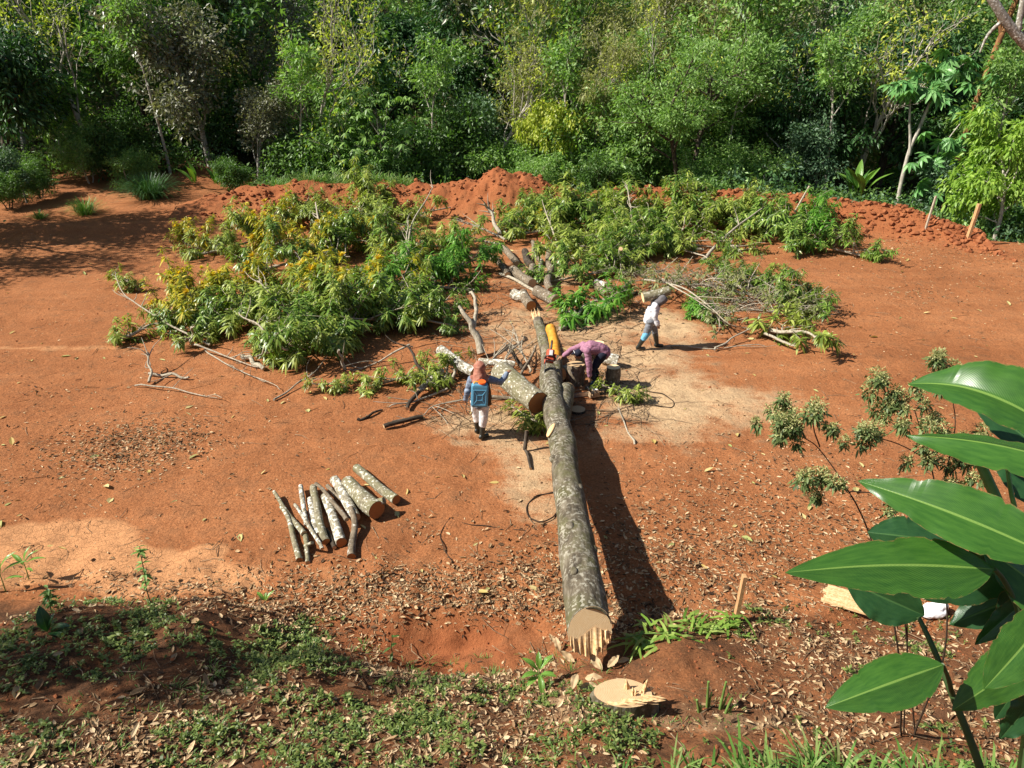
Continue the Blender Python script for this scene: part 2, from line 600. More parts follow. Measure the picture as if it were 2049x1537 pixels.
def ground_material():
    m, nt, nd, lk, p = new_mat('laterite_soil')
    tc = nd.new('ShaderNodeTexCoord')
    co = tc.outputs['Object']
    at = nd.new('ShaderNodeVertexColor')
    at.layer_name = 'cover'
    sp = nd.new('ShaderNodeSeparateColor')
    lk.new(at.outputs[0], sp.inputs[0])
    big = tex_noise(nd, lk, .22, 5, .6, co)
    mid = tex_noise(nd, lk, 2.2, 6, .65, co)
    fine = tex_noise(nd, lk, 24, 8, .75, co)
    r1 = ramp(nd, [(.34, (.20, .073, .028)), (.5, (.302, .119, .047)), (.66, (.41, .178, .076))])
    mps = nd.new('ShaderNodeMapping')
    mps.inputs['Scale'].default_value = (.16, 1.1, 1)
    mps.inputs['Rotation'].default_value = (0, 0, .12)
    lk.new(co, mps.inputs['Vector'])
    streak = tex_noise(nd, lk, 1.0, 6, .7, mps.outputs[0])
    f = mathn(nd, lk, 'MULTIPLY_ADD', mid.outputs[0], .35, mathn(nd, lk, 'MULTIPLY_ADD', big.outputs[0], .35, mathn(nd, lk, 'MULTIPLY', streak.outputs[0], .3)))
    lk.new(f, r1.inputs[0])
    rf = ramp(nd, [(.30, (.26, .24, .22)), (.5, (.5, .5, .5)), (.70, (.76, .74, .70))])
    lk.new(fine.outputs[0], rf.inputs[0])
    col = mixc(nd, lk, 1.0, r1.outputs[0], rf.outputs[0], 'OVERLAY')
    # pale crumbs and dark pebbles
    vo = nd.new('ShaderNodeTexVoronoi')
    vo.inputs['Scale'].default_value = 16
    lk.new(co, vo.inputs['Vector'])
    vs = nd.new('ShaderNodeSeparateColor')
    lk.new(vo.outputs['Color'], vs.inputs[0])
    crumb = mathn(nd, lk, 'MULTIPLY', mathn(nd, lk, 'LESS_THAN', vo.outputs['Distance'], .22), mathn(nd, lk, 'GREATER_THAN', vs.outputs[0], .72))
    col = mixc(nd, lk, mathn(nd, lk, 'MULTIPLY', crumb, .5), col, (.52, .26, .13))
    dark = mathn(nd, lk, 'MULTIPLY', mathn(nd, lk, 'LESS_THAN', vo.outputs['Distance'], .2), mathn(nd, lk, 'LESS_THAN', vs.outputs[1], .2))
    col = mixc(nd, lk, mathn(nd, lk, 'MULTIPLY', dark, .6), col, (.11, .04, .02))
    # dried pale mud with cracks
    vc = nd.new('ShaderNodeTexVoronoi')
    vc.feature = 'DISTANCE_TO_EDGE'
    vc.inputs['Scale'].default_value = 6.5
    lk.new(co, vc.inputs['Vector'])
    crack = ramp(nd, [(.0, (.55, .55, .55)), (.02, (1, 1, 1))])
    lk.new(vc.outputs['Distance'], crack.inputs[0])
    mudc = mixc(nd, lk, crack.outputs[0], (.40, .18, .075), (.52, .255, .115))
    mudc = mixc(nd, lk, mathn(nd, lk, 'MULTIPLY', mid.outputs[0], .5), mudc, (.44, .20, .085))
    mf = ramp(nd, [(.42, (0, 0, 0)), (.58, (1, 1, 1))])
    lk.new(mathn(nd, lk, 'MULTIPLY_ADD', mathn(nd, lk, 'SUBTRACT', mid.outputs[0], .5), .5, sp.outputs[1]), mf.inputs[0])
    col = mixc(nd, lk, mf.outputs[0], col, mudc)
    # sawdust, thinning to flecks
    sn = tex_noise(nd, lk, 55, 5, .8, co)
    sm = mathn(nd, lk, 'MULTIPLY_ADD', mathn(nd, lk, 'SUBTRACT', sn.outputs[0], .5), 1.5, sp.outputs[0])
    sm = mathn(nd, lk, 'MULTIPLY_ADD', mathn(nd, lk, 'SUBTRACT', mathn(nd, lk, 'MULTIPLY_ADD', streak.outputs[0], .8, mid.outputs[0]), .9), 1.1, sm)
    sf = ramp(nd, [(.36, (0, 0, 0)), (.80, (1, 1, 1))])
    lk.new(sm, sf.inputs[0])
    sawc = ramp(nd, [(.3, (.37, .235, .12)), (.7, (.62, .455, .27))])
    lk.new(fine.outputs[0], sawc.inputs[0])
    col = mixc(nd, lk, mathn(nd, lk, 'MULTIPLY', sf.outputs[0], .92), col, sawc.outputs[0])
    fr = nd.new('ShaderNodeAttribute')
    fr.attribute_name = 'fresh'
    frc = ramp(nd, [(.3, (.17, .05, .020)), (.6, (.33, .11, .042))])
    lk.new(mid.outputs[0], frc.inputs[0])
    col = mixc(nd, lk, mathn(nd, lk, 'MULTIPLY', fr.outputs['Fac'], .85), col, frc.outputs[0])
    # leaf mould under the trees and humus on the near bank
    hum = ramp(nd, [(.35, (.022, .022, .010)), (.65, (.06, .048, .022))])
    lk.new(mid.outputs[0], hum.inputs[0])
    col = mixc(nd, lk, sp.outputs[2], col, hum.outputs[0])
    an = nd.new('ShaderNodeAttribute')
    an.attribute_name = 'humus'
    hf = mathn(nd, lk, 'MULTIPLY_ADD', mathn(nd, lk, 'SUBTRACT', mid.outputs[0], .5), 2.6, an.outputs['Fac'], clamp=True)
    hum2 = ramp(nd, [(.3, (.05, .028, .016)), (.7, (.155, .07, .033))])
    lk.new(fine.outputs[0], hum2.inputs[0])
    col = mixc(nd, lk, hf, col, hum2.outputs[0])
    lk.new(col, p.inputs['Base Color'])
    p.inputs['Roughness'].default_value = .97
    p.inputs['Specular IOR Level'].default_value = .1
    hgt = mathn(nd, lk, 'MULTIPLY_ADD', fine.outputs[0], .5, mathn(nd, lk, 'MULTIPLY', mid.outputs[0], 1.2))
    hgt = mathn(nd, lk, 'MULTIPLY_ADD', crumb, .25, hgt)
    hgt = mathn(nd, lk, 'MULTIPLY_ADD', mathn(nd, lk, 'MULTIPLY', mathn(nd, lk, 'SUBTRACT', crack.outputs[0], 1.0), mf.outputs[0]), .5, hgt)
    bump(nd, lk, hgt, .9, .065, p)
    return m


def spaced(segs):
    out = []
    for a, b, s in segs:
        out.append(np.arange(a, b, s))
    return np.concatenate(out + [[segs[-1][1]]])


gx = spaced([(-500, -120, 60), (-120, -45, 5), (-45, -20, .7), (-20, -9, .22), (-9, -5, .1), (-5, 5, .055), (5, 9, .1), (9, 20, .2), (20, 45, .7), (45, 120, 5), (120, 500, 60)])
gy = spaced([(-40, 0, 5), (0, 4, .4), (4, 9, .055), (9, 16, .1), (16, 29, .16), (29, 38, .12), (38, 60, .5), (60, 130, 3), (130, 700, 60)])
GX, GY = np.meshgrid(gx, gy)
GZ = height(GX, GY)
mb = MB()
ny, nx = GX.shape
i, j = np.meshgrid(np.arange(ny - 1), np.arange(nx - 1), indexing='ij')
mb.add(np.stack([GX, GY, GZ], -1).reshape(-1, 3), np.stack([i * nx + j, i * nx + j + 1, (i + 1) * nx + j + 1, (i + 1) * nx + j], -1).reshape(-1, 4))
SOIL = ground_material()
ground = mb.build('ground', SOIL, smooth=True)
ground['kind'] = 'structure'
ground['label'] = 'red laterite earth of the clearing with sawdust and dried mud'
saw, mud, floor, bankm = masks(GX.reshape(-1), GY.reshape(-1))
ca = ground.data.color_attributes.new('cover', 'FLOAT_COLOR', 'POINT')
ca.data.foreach_set('color', np.stack([saw, mud, floor, np.ones_like(saw)], -1).reshape(-1).astype(np.float32))
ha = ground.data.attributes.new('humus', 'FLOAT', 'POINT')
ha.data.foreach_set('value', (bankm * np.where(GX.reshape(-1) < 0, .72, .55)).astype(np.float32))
gxr, gyr = GX.reshape(-1), GY.reshape(-1)
byr = np.interp(gxr, BX, [b[1] for b in BERM])
fresh = np.exp(-np.abs((gyr - byr) / 1.9) ** 3) * sstep(-17, -13, gxr) * sstep(20, 18.5, gxr)
fresh = np.maximum(fresh, np.exp(-(((gxr + 9.4) / 2.2) ** 2 + ((gyr - 33.0) / 1.5) ** 2)))
hollow_m = np.exp(-(((gxr + 1.1) / 1.5) ** 4 + ((gyr - 7.65) / .55) ** 4))
fresh = np.maximum(fresh, hollow_m)
fa = ground.data.attributes.new('fresh', 'FLOAT', 'POINT')
fa.data.foreach_set('value', fresh.astype(np.float32))
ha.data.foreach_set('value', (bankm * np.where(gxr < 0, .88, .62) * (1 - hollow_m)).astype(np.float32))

# ------------------------------------------------------------------ woodland
def grow(mb, rng, p, d, L, r, lvl, S, tips, m=0):
    k = 6 if lvl == 0 else 4
    P, dd = [np.array(p, float)], unit(np.array(d, float))
    for s in range(k):
        dd = unit(dd + rng.normal(0, S['wander'] * (1 if lvl else .5), 3) + np.array([0, 0, S['up'] * (lvl > 0)]))
        P.append(P[-1] + dd * L / k)
    P = np.array(P)
    last = lvl >= S['levels']
    end = r * (.25 if last else (.55 if lvl else S.get('taper', .6)))
    mb.tube(P, np.linspace(r, max(end, .006), k + 1), 8 if lvl == 0 else (5 if lvl < 2 else 3), m, cap=m if lvl == 0 else None, lump=.12 if lvl == 0 else 0, seed=int(rng.integers(99)))
    if last:
        tips.append((P[-1], dd))
        if S.get('midtips', True):
            tips.append((P[k // 2], dd))
        return
    n = S['kids'][lvl]
    lo = S['first'] if lvl == 0 else .35
    az0 = rng.uniform(0, 6.28)
    for c in range(n):
        t = lo + (1 - lo) * (c + rng.uniform(.2, .9)) / n
        q = P[min(int(t * k), k - 1)] * (1 - (t * k) % 1) + P[min(int(t * k) + 1, k)] * ((t * k) % 1)
        az = az0 + c * 2.4 + rng.uniform(-.4, .4)
        a = unit(np.cross(dd, [.3, .9, .1]))
        b = np.cross(dd, a)
        sp = S['spread'] * rng.uniform(.7, 1.25)
        nd_ = unit(dd * math.cos(sp) + (a * math.cos(az) + b * math.sin(az)) * math.sin(sp))
        grow(mb, rng, q, nd_, L * S['ratio'][lvl] * rng.uniform(.7, 1.2) * (1.15 - .45 * (t if lvl == 0 else .3)), r * S.get('thin', .5) * rng.uniform(.8, 1.1), lvl + 1, S, tips, m)


def foliage(mb, rng, tips, n, rc, L, W, droop=.3, flat=.7, tmpl=LEAF4, m=0, up=.6, out=.8):
    T = np.array([t[0] for t in tips])
    TD = np.array([t[1] for t in tips])
    cnt = np.maximum(rng.poisson(n * rng.uniform(.5, 1.5, len(T))), 1)
    idx = np.repeat(np.arange(len(T)), cnt)
    k = len(idx)
    off = rng.normal(0, 1, (k, 3))
    off = unit(off) * (rng.uniform(0, 1, (k, 1)) ** .45)
    P = T[idx] + off * rc * np.array([1, 1, flat])
    D = unit(off * out + TD[idx] * .35 + rng.normal(0, .45, (k, 3)) - np.array([0, 0, droop]))
    N = unit(np.array([0, 0, up]) + off * .5 + rng.normal(0, .5, (k, 3)))
    s = rng.uniform(.65, 1.25, k)
    mb.leaves(P, D, N, L * s, W * s, tmpl, m, droop=droop * .35)


def whorls(mb, rng, tips, lobes, L, W, m=0, tilt=.5, tmpl=LEAF4, per=3, gap=.25):
    """palmate leaves: lobes spread round a leaf stalk's end"""
    for p, d in tips:
        for w in range(per):
            c = p + rng.normal(0, gap, 3) * np.array([1, 1, .7]) + np.array([0, 0, .1])
            ax = unit(np.array([0, 0, 1.0]) + rng.normal(0, .35, 3))
            a = unit(np.cross(ax, [.2, 1, .1]))
            b = np.cross(ax, a)
            th = np.linspace(0, 6.28, lobes, endpoint=False) + rng.uniform(0, 6)
            D = np.cos(th)[:, None] * a + np.sin(th)[:, None] * b - ax * tilt
            s = rng.uniform(.75, 1.2)
            mb.leaves(np.tile(c, (lobes, 1)), D, np.tile(ax, (lobes, 1)), L * s * rng.uniform(.85, 1.1, lobes), W * s, tmpl, m, droop=.25)


G = {}
G['dense'] = leaf_mat('leaf_dark_green', [(.016, .048, .014), (.037, .101, .026), (.079, .176, .048)], .25, rough=.45, spec=.4)
G['mid'] = leaf_mat('leaf_mid_green', [(.054, .118, .028), (.107, .209, .048), (.199, .322, .086)], .42, rough=.45, spec=.4, tree_var=.5)
G['light'] = leaf_mat('leaf_light_green', [(.118, .220, .048), (.204, .355, .086), (.333, .494, .150)], .42, rough=.45, spec=.4)
G['olive'] = leaf_mat('leaf_olive', [(.091, .098, .059), (.171, .177, .107), (.305, .305, .189)], .22, rough=.4, spec=.5)
G['yellow'] = leaf_mat('leaf_yellow_green', [(.232, .287, .043), (.403, .470, .067), (.586, .600, .098)], .42)
G['bright'] = leaf_mat('leaf_bright_lime', [(.14, .26, .03), (.23, .38, .05), (.34, .49, .08)], .42)
G['straw'] = leaf_mat('leaf_straw_olive', [(.172, .177, .064), (.301, .312, .113), (.451, .440, .172)], .42)
G['cecro'] = leaf_mat('leaf_cecropia', [(.065, .195, .052), (.117, .286, .078), (.182, .364, .117)], .25, rough=.4)
G['blue'] = leaf_mat('leaf_blue_green', [(.05, .105, .055), (.09, .17, .08), (.17, .27, .14)], .28, rough=.45, spec=.4)
BK = {}
BK['pale'] = bark_mat('bark_pale', (.16, .14, .11), (.38, .34, .28), (.58, .54, .47), scale=14)
BK['dark'] = bark_mat('bark_dark', (.03, .022, .016), (.075, .058, .042), (.14, .115, .085), scale=12)
BK['rust'] = bark_mat('bark_rust', (.09, .04, .018), (.23, .11, .045), (.36, .19, .08), scale=10)
BK['grey'] = bark_mat('bark_grey_tree', (.10, .09, .07), (.24, .21, .17), (.40, .37, .31), lichen=(.6, .6, .55), lichen_amt=.42, scale=12)

KIND = {
    'dense': dict(S=dict(levels=2, kids=(12, 7), ratio=(.46, .45), spread=.95, wander=.12, up=.06, first=.22, thin=.5), bark='dark', n=60, rc=.85, L=.32, W=.13, droop=.5, leaf='dense'),
    'mid': dict(S=dict(levels=2, kids=(10, 6), ratio=(.48, .42), spread=.85, wander=.14, up=.1, first=.3, thin=.5), bark='dark', n=56, rc=.85, L=.28, W=.125, droop=.3, leaf='mid'),
    'light': dict(S=dict(levels=2, kids=(9, 6), ratio=(.48, .45), spread=.8, wander=.15, up=.1, first=.45, thin=.5), bark='grey', n=52, rc=.85, L=.26, W=.115, droop=.3, leaf='light'),
    'olive': dict(S=dict(levels=2, kids=(11, 7), ratio=(.5, .42), spread=.85, wander=.15, up=.1, first=.2, thin=.45), bark='grey', n=46, rc=.85, L=.26, W=.135, droop=.2, leaf='olive'),
    'straw': dict(S=dict(levels=3, kids=(10, 5, 3), ratio=(.5, .5, .5), spread=.6, wander=.16, up=.12, first=.2, thin=.4), bark='pale', n=22, rc=.5, L=.24, W=.075, droop=.5, leaf='straw'),
    'bare': dict(S=dict(levels=3, kids=(8, 5, 4), ratio=(.55, .5, .5), spread=.7, wander=.2, up=.16, first=.3, thin=.42), bark='pale', n=3.2, rc=.3, L=.24, W=.10, droop=.3, leaf='yellow'),
    'feather': dict(S=dict(levels=2, kids=(9, 7), ratio=(.5, .5), spread=.9, wander=.12, up=.02, first=.5, thin=.5), bark='dark', n=60, rc=.6, L=.20, W=.075, droop=.25, leaf='light', flat=.4),
    'bright': dict(S=dict(levels=2, kids=(13, 6), ratio=(.42, .4), spread=.9, wander=.16, up=.05, first=.2, thin=.4), bark='pale', n=36, rc=.5, L=.26, W=.095, droop=.8, leaf='bright'),
    'slender': dict(S=dict(levels=2, kids=(7, 5), ratio=(.28, .5), spread=.75, wander=.10, up=.14, first=.62, thin=.42, taper=.45), bark='pale', n=22, rc=.5, L=.27, W=.11, droop=.3, leaf='light'),
    'bigleaf': dict(S=dict(levels=2, kids=(9, 5), ratio=(.42, .4), spread=.8, wander=.14, up=.1, first=.3, thin=.45), bark='pale', n=17, rc=.6, L=.42, W=.17, droop=.5, leaf='light'),
    'shrub': dict(S=dict(levels=2, kids=(8, 5), ratio=(.6, .5), spread=.9, wander=.2, up=.12, first=.1, thin=.45), bark='dark', n=40, rc=.55, L=.22, W=.10, droop=.35, leaf='mid'),
    'shrublight': dict(S=dict(levels=2, kids=(8, 5), ratio=(.6, .5), spread=.9, wander=.2, up=.14, first=.1, thin=.45), bark='pale', n=36, rc=.55, L=.2, W=.085, droop=.4, leaf='light'),
    'bluish': dict(S=dict(levels=2, kids=(9, 6), ratio=(.5, .45), spread=.85, wander=.15, up=.1, first=.2, thin=.5), bark='grey', n=50, rc=.75, L=.27, W=.115, droop=.4, leaf='blue'),
}
BASEH = {}


def make_tree(kind, seed, label, group, h=8.0, r=.16, stems=1, lean=(0, 0)):
    K = KIND[kind]
    rng = np.random.default_rng(seed)
    name = 'shrub' if kind.startswith('shrub') else 'forest_tree'
    t = thing(name, label, 'shrub' if name == 'shrub' else 'tree', (0, 0, 0), 0, group)
    tips = []
    tm = MB()
    for s in range(stems):
        a = s * 2.5 + rng.uniform(0, 1)
        off = np.array([math.cos(a), math.sin(a), 0]) * (.18 * (stems > 1))
        grow(tm, rng, off, np.array([lean[0] + off[0] * 1.6, lean[1] + off[1] * 1.6, 1.0]), h * .72 * (1 if s == 0 else .85), r, 0, K['S'], tips)
    tm.build('trunk', BK[K['bark']], t, smooth=True)
    cm = MB()
    foliage(cm, rng, tips, K['n'], K['rc'], K['L'], K['W'], K['droop'], K.get('flat', .75), LEAF4 if kind in ('bright', 'light') else LEAF2)
    cm.build('crown', G[K['leaf']], t)
    return t


def seat(t, u, Y, rz=0, s=1.0, sink=.1):
    x = xat(u, Y)
    t.location = (x, Y, hz(x, Y) - sink)
    t.rotation_euler = (0, 0, rz)
    t.scale = (s, s, s)
    return t


WOOD = 'trees of the wood behind the clearing'
SHR = 'shrubs at the foot of the wood'
protos = {}


def tree(kind, variant, label, u, Y, s=1.0, rz=0.0, group=WOOD, **kw):
    key = (kind, variant)
    if key not in protos:
        protos[key] = make_tree(kind, 100 + variant * 7 + len(protos), label, group, **kw)
        t = protos[key]
    else:
        t = dup(protos[key], label, (0, 0, 0), 0, 1, group)
    return seat(t, u, Y, rz, s)


tree('dense', 0, 'dark dense rounded tree at the left edge of the wood', 35, 40, 1.05, 0, h=8.5, r=.22)
tree('bare', 0, 'sparse pale-limbed tree with thin yellow-green tufts on the left', 215, 44, 1.1, 0, h=10, r=.15, lean=(-.22, 0))
tree('light', 0, 'tall light green crown rising behind the pale-limbed tree', 320, 49, 1.2, 0, h=12, r=.2)
tree('olive', 0, 'wide greyish olive-leaved tree left of the wood centre', 425, 44.5, 1.0, 0, h=9.5, r=.17)
tree('olive', 1, 'dark brownish olive tree top behind the wide olive tree', 545, 52, 1.15, 1, h=11, r=.2)
tree('mid', 0, 'tall mid green tree behind the olive trees', 650, 58, 1.15, 0, h=12, r=.2)
tree('shrub', 0, 'leafy green small tree right of the olive tree', 640, 42, 1.15, 0, SHR, h=4.6, r=.07, stems=3)
tree('dense', 1, 'dark glossy dense tree at the top centre', 930, 53, 1.2, 2, h=10.5, r=.22)
tree('dense', 0, 'dark rounded tree left of the dark glossy top-centre tree', 800, 58, 1.35, 2)
tree('bare', 1, 'bare grey twiggy tree top above the white-limbed young tree', 790, 50, 1.1, 0, h=10.5, r=.12)
tree('shrub', 1, 'broad green bush right of the white-limbed young tree', 880, 43, 1.2, 0, SHR, h=5, r=.07, stems=3)
tree('bluish', 0, 'blue-green bushy tree below the dark glossy tree', 960, 46, .95, 0, h=6.5, r=.12)
tree('shrublight', 0, 'light green bush just left of the vine-covered tree', 1010, 42.5, .95, 0, SHR, h=4.2, r=.06, stems=3)
tree('bare', 2, 'tall thin bare pale tree right of the wood centre', 1128, 47, 1.12, 0, h=11, r=.11)
tree('straw', 0, 'straw-green feathery tree at the top right of centre', 1060, 53, 1.1, 0, h=12, r=.13)
tree('straw', 1, 'straw-green drooping tree behind the tall bare pale tree', 1230, 50, 1.15, 1, h=12, r=.13)
tree('shrublight', 1, 'tall light green bush beside the dark hollow of the wood', 1195, 42, 1.3, 0, SHR, h=5, r=.06, stems=3)
tree('shrub', 0, 'green bush with dim leaves left of the twin-trunk tree', 1290, 42, 1.15, 2.0, SHR)
tree('feather', 0, 'light green feathery tree with dark twin trunks', 1372, 40, 1.0, .6, h=10, r=.15, stems=2)
tree('straw', 0, 'straw-olive tree top behind the feathery green tree', 1330, 54, 1.2, 2.5)
tree('light', 1, 'slim tall tree with pale trunk right of the feathery tree', 1465, 48, 1.1, 0, h=12, r=.13)
tree('mid', 1, 'mid green tree filling the gap right of the feathery tree', 1500, 45, .95, 0, h=9, r=.16)
tree('dense', 1, 'dark green dense tree right of the feathery light tree', 1585, 43.5, .92, .5)
tree('shrublight', 0, 'pale green bush below the dark dense tree on the right', 1480, 40.5, 1.0, 2.2, SHR)
tree('bluish', 1, 'blue-green leafy tree behind the crumbly bank on the right', 1640, 41, .8, 0, h=7, r=.1)
tree('bare', 0, 'bare twiggy crown high in the dark right-hand wood', 1690, 43, 1.05, 2.2)
tree('dense', 2, 'dark tree behind the large-leaved trees on the right', 1760, 45, 1.15, 1.7, h=9.5, r=.2)
tree('mid', 0, 'green tree behind the rust-trunked tree on the right', 1880, 47, 1.05, 2.0)
tree('bright', 0, 'bright lime-green leafy tree at the right edge', 2000, 32.5, 1.0, 0, h=6.6, r=.09)
tree('bluish', 0, 'blue-green bush tree under the bright lime tree', 1900, 36.5, .62, 1.0)
tree('dense', 0, 'dark tree at the right border behind the lime tree', 2060, 40, 1.1, 2.9)
tree('mid', 1, 'mid green tree between the olive tree and the bare tree', 300, 47, 1.0, 2.2)
tree('shrub', 1, 'shaded bush beneath the sparse pale-limbed tree', 250, 41.5, .75, 1.0, SHR)
tree('shrublight', 1, 'pale weed bush beside the left dirt track', 185, 40.5, .62, 2.0, SHR)
tree('bluish', 1, 'dim bluish bush on the far left beside the dirt track', 55, 36.5, .42, .4)
tree('olive', 0, 'olive bush tree beside the shaded hollow on the left', 520, 42, .62, 2.6)
tree('shrub', 0, 'green bush behind the grassy strip of the bank', 760, 40.5, .62, 4.0, SHR)
tree('shrublight', 0, 'low pale green bush behind the peak of the bank', 1075, 40, .7, 4.4, SHR)
tree('shrub', 1, 'low green bush right of the bank peak', 1210, 39.5, .6, 3.6, SHR)
tree('shrublight', 1, 'low light bush at the foot of the twin trunks', 1380, 38.8, .62, 5.0, SHR)
tree('light', 1, 'light green tree top behind the wide olive tree', 440, 52, 1.15, 1.3)
tree('light', 0, 'light yellow-green tree behind the tall bare pale tree', 1170, 52, 1.05, 2.7)
tree('straw', 1, 'straw-green tree top above the twin-trunk tree', 1400, 50, 1.1, 4.0)
tree('light', 1, 'light green tree behind the blue-green bush', 1700, 49, .95, 3.3)
tree('shrub', 0, 'dim low bush at the left border beside the track', 20, 35.5, .42, 1.0, SHR)
tree('shrub', 1, 'dim low bush between the left border and the track', 85, 37.5, .42, 2.0, SHR)
tree('shrublight', 0, 'pale weedy bush behind the dark grass clump', 270, 40, .5, 1.0, SHR)
tree('shrub', 0, 'low shaded bush behind the left end of the bank', 470, 39.6, .45, 3.0, SHR)
tree('mid', 0, 'tall green tree in the far left corner', 130, 52, 1.1, 3.0)
tree('light', 0, 'light tree top at the upper left corner', 60, 48, 1.0, 1.2)
tree('straw', 0, 'straw-green bush tree left of the creeper curtain', 1045, 44.5, .72, 5.0)
tree('straw', 1, 'straw-green bush tree right of the creeper curtain', 1185, 44, .78, 3.0)
tree('straw', 0, 'straw-green tree left of the dark twin trunks', 1275, 45.5, .85, 1.4)
tree('bare', 1, 'grey bare-twigged tree left of the creeper curtain', 985, 44, .85, 2.0)
tree('bare', 2, 'grey bare-twigged tree left of the twin trunks', 1335, 43, .85, 1.0)
tree('bare', 1, 'grey bare-twigged tree right of the slim tall tree', 1545, 42, .9, 3.0)
tree('bare', 2, 'grey bare-twigged tree near the small white-limbed sapling', 665, 44, .95, 2.4)
SL = 'slender pale-trunked trees in front of the wood'
tree('slender', 0, 'slender pale-trunked tree left of the wide olive tree', 345, 42.5, 1.0, 0, SL, h=11, r=.09)
tree('slender', 1, 'slender pale-trunked tree right of the wide olive tree', 590, 42, 1.0, 0, SL, h=10, r=.08, lean=(.12, 0))
tree('slender', 0, 'slender pale tree just right of the white-limbed young tree', 865, 43.5, .95, 2.0, SL)
tree('slender', 1, 'slender pale tree right of the creeper curtain', 1160, 42, 1.05, 3.0, SL)
tree('slender', 0, 'slender pale tree between creeper and feathery tree', 1265, 43, 1.0, 4.0, SL)
tree('slender', 1, 'slender pale tree just right of the dark twin trunks', 1440, 41.5, 1.05, 1.0, SL)
tree('slender', 0, 'slender pale tree in front of the dark right-hand trees', 1650, 40.5, 1.0, 5.0, SL)
tree('slender', 1, 'slender pale tree behind the smaller cecropia', 1955, 38, 1.0, 4.5, SL)
tree('bigleaf', 0, 'large-leaved green tree above the grassy bank strip', 690, 46, 1.0, 0, h=7.5, r=.1)
tree('bigleaf', 0, 'large-leaved green tree right of the creeper curtain', 1235, 46, 1.0, 2.0)
tree('bigleaf', 1, 'large-leaved pale green bush tree by the bank peak', 1120, 40.8, .55, 0, h=6.5, r=.08)
tree('bigleaf', 1, 'large-leaved tree behind the left bushes', 130, 45, .95, 1.0)
tree('bigleaf', 0, 'large-leaved tree at the right behind the lime tree', 1935, 41, .9, 3.0)
# trees just outside the picture on the left whose shade falls into it
for k, (x, y, s) in enumerate([(-46, 42, 1.9), (-43, 33, 1.5)]):
    t = dup(protos[('dense', 1)], ('tall dark tree outside the left border behind the track', 'dark tree outside the left border nearer the viewer')[k], (x, y, 0), k * 2.0, s)
    t.location.z = hz(x, y)
t = dup(protos[('straw', 0)], 'unseen thin-crowned tree added outside the left border to shade the near bank', (-11.0, 5.0, 0), 1.0, .62)  # no such tree is seen; added to dapple the bank with shade
t.location.z = hz(-11.0, 5.0)
t = dup(protos[('feather', 0)], 'open-crowned tree left of the picture shading the red earth', (-24.2, 26.6, 0), 1.0, 1.12)
t = dup(protos[('feather', 0)], 'second open-crowned tree left of the picture shading the terrace step', (-26.5, 31.0, 0), 3.0, 1.15)
t.location.z = hz(-26.5, 31.0)

# white-limbed young tree with palmate leaves, and the cecropias
def limb(mb, pts, r0, r1, n=7, m=0, cap=None, seed=0, k=18, rough=.0):
    """smooth bent limb through a few points"""
    pts = np.asarray(pts, float)
    t = np.linspace(0, len(pts) - 1, k)
    P = np.stack([np.interp(t, np.arange(len(pts)), pts[:, c]) for c in range(3)], -1)
    for _ in range(max(2, (k // len(pts)) ** 2 // 3)):
        P[1:-1] = .25 * P[:-2] + .5 * P[1:-1] + .25 * P[2:]
    if rough:
        P[1:-1] += np.stack([noise3(t[1:-1] * 1.7, seed, c * 9.1, seed) for c in range(3)], -1) * rough
    mb.tube(P, np.linspace(r0, r1, k), n, m, cap, lump=.08, seed=seed)
    return P


def open_tree(name, label, u, Y, stems, leafmat, lobes, L, W, per, gap, bark, spread_tips, seed):
    rng = np.random.default_rng(seed)
    x = xat(u, Y)
    t = thing(name, label, 'tree', (x, Y, hz(x, Y) - .1), 0, WOOD)
    tm, tips = MB(), []
    for pts, r0, r1 in stems:
        P = limb(tm, pts, r0, r1, 8, cap=0, seed=seed, rough=.05)
        d = unit(P[-1] - P[-3])
        tips.append((P[-1], d))
    for p in spread_tips:
        tips.append((np.array(p, float), np.array([0, 0, 1.0])))
    tm.build('trunk', BK[bark], t, smooth=True)
    if name == 'cecropia_tree':                       # umbrella leaves large enough to pick apart
        lf = MB()
        whorls(lf, rng, [(np.zeros(3), np.array([0, 0, 1.0]))], lobes, L, W, 0, .45, LEAF6, 1, 0.0)
        me = lf.mesh('umbrella_leaf', G[leafmat])
        for p, d in tips:
            for w in range(per):
                o = put('umbrella_leaf', me, t, p + rng.normal(0, gap, 3) * np.array([1, 1, .7]), (rng.normal(0, .35), rng.normal(0, .35), rng.uniform(0, 6.28)))
                o.scale = [rng.uniform(.75, 1.15)] * 3
        return t
    cm = MB()
    whorls(cm, rng, tips, lobes, L, W, 0, .45, LEAF4, per, gap)
    cm.build('crown', G[leafmat], t)
    return t


rng = np.random.default_rng(5)
st = [([(0, 0, 0), (-.25, 0, 1.6), (-.55, 0, 3.0), (-.7, 0, 4.6)], .075, .03), ([(-.1, 0, .5), (-.9, 0, 1.1), (-1.6, 0, 1.25)], .035, .02),
      ([(-.35, 0, 2.2), (.4, .1, 2.9), (1.1, .1, 3.6)], .04, .018), ([(-.45, 0, 2.5), (-1.2, -.1, 3.0), (-1.9, -.1, 3.3)], .035, .018),
      ([(-.6, 0, 3.3), (-.3, .1, 4.2), (-.1, 0, 5.2)], .03, .015), ([(-.65, 0, 3.8), (-1.2, 0, 4.6), (-1.5, 0, 5.1)], .03, .015), ([(0, 0, .6), (-.9, .1, .65), (-1.9, 0, .9)], .03, .015)]
tp = [(x, y, z) for x, y, z in zip(rng.normal(-.7, 1.25, 46), rng.normal(0, .8, 46), rng.uniform(2.6, 6.0, 46))]
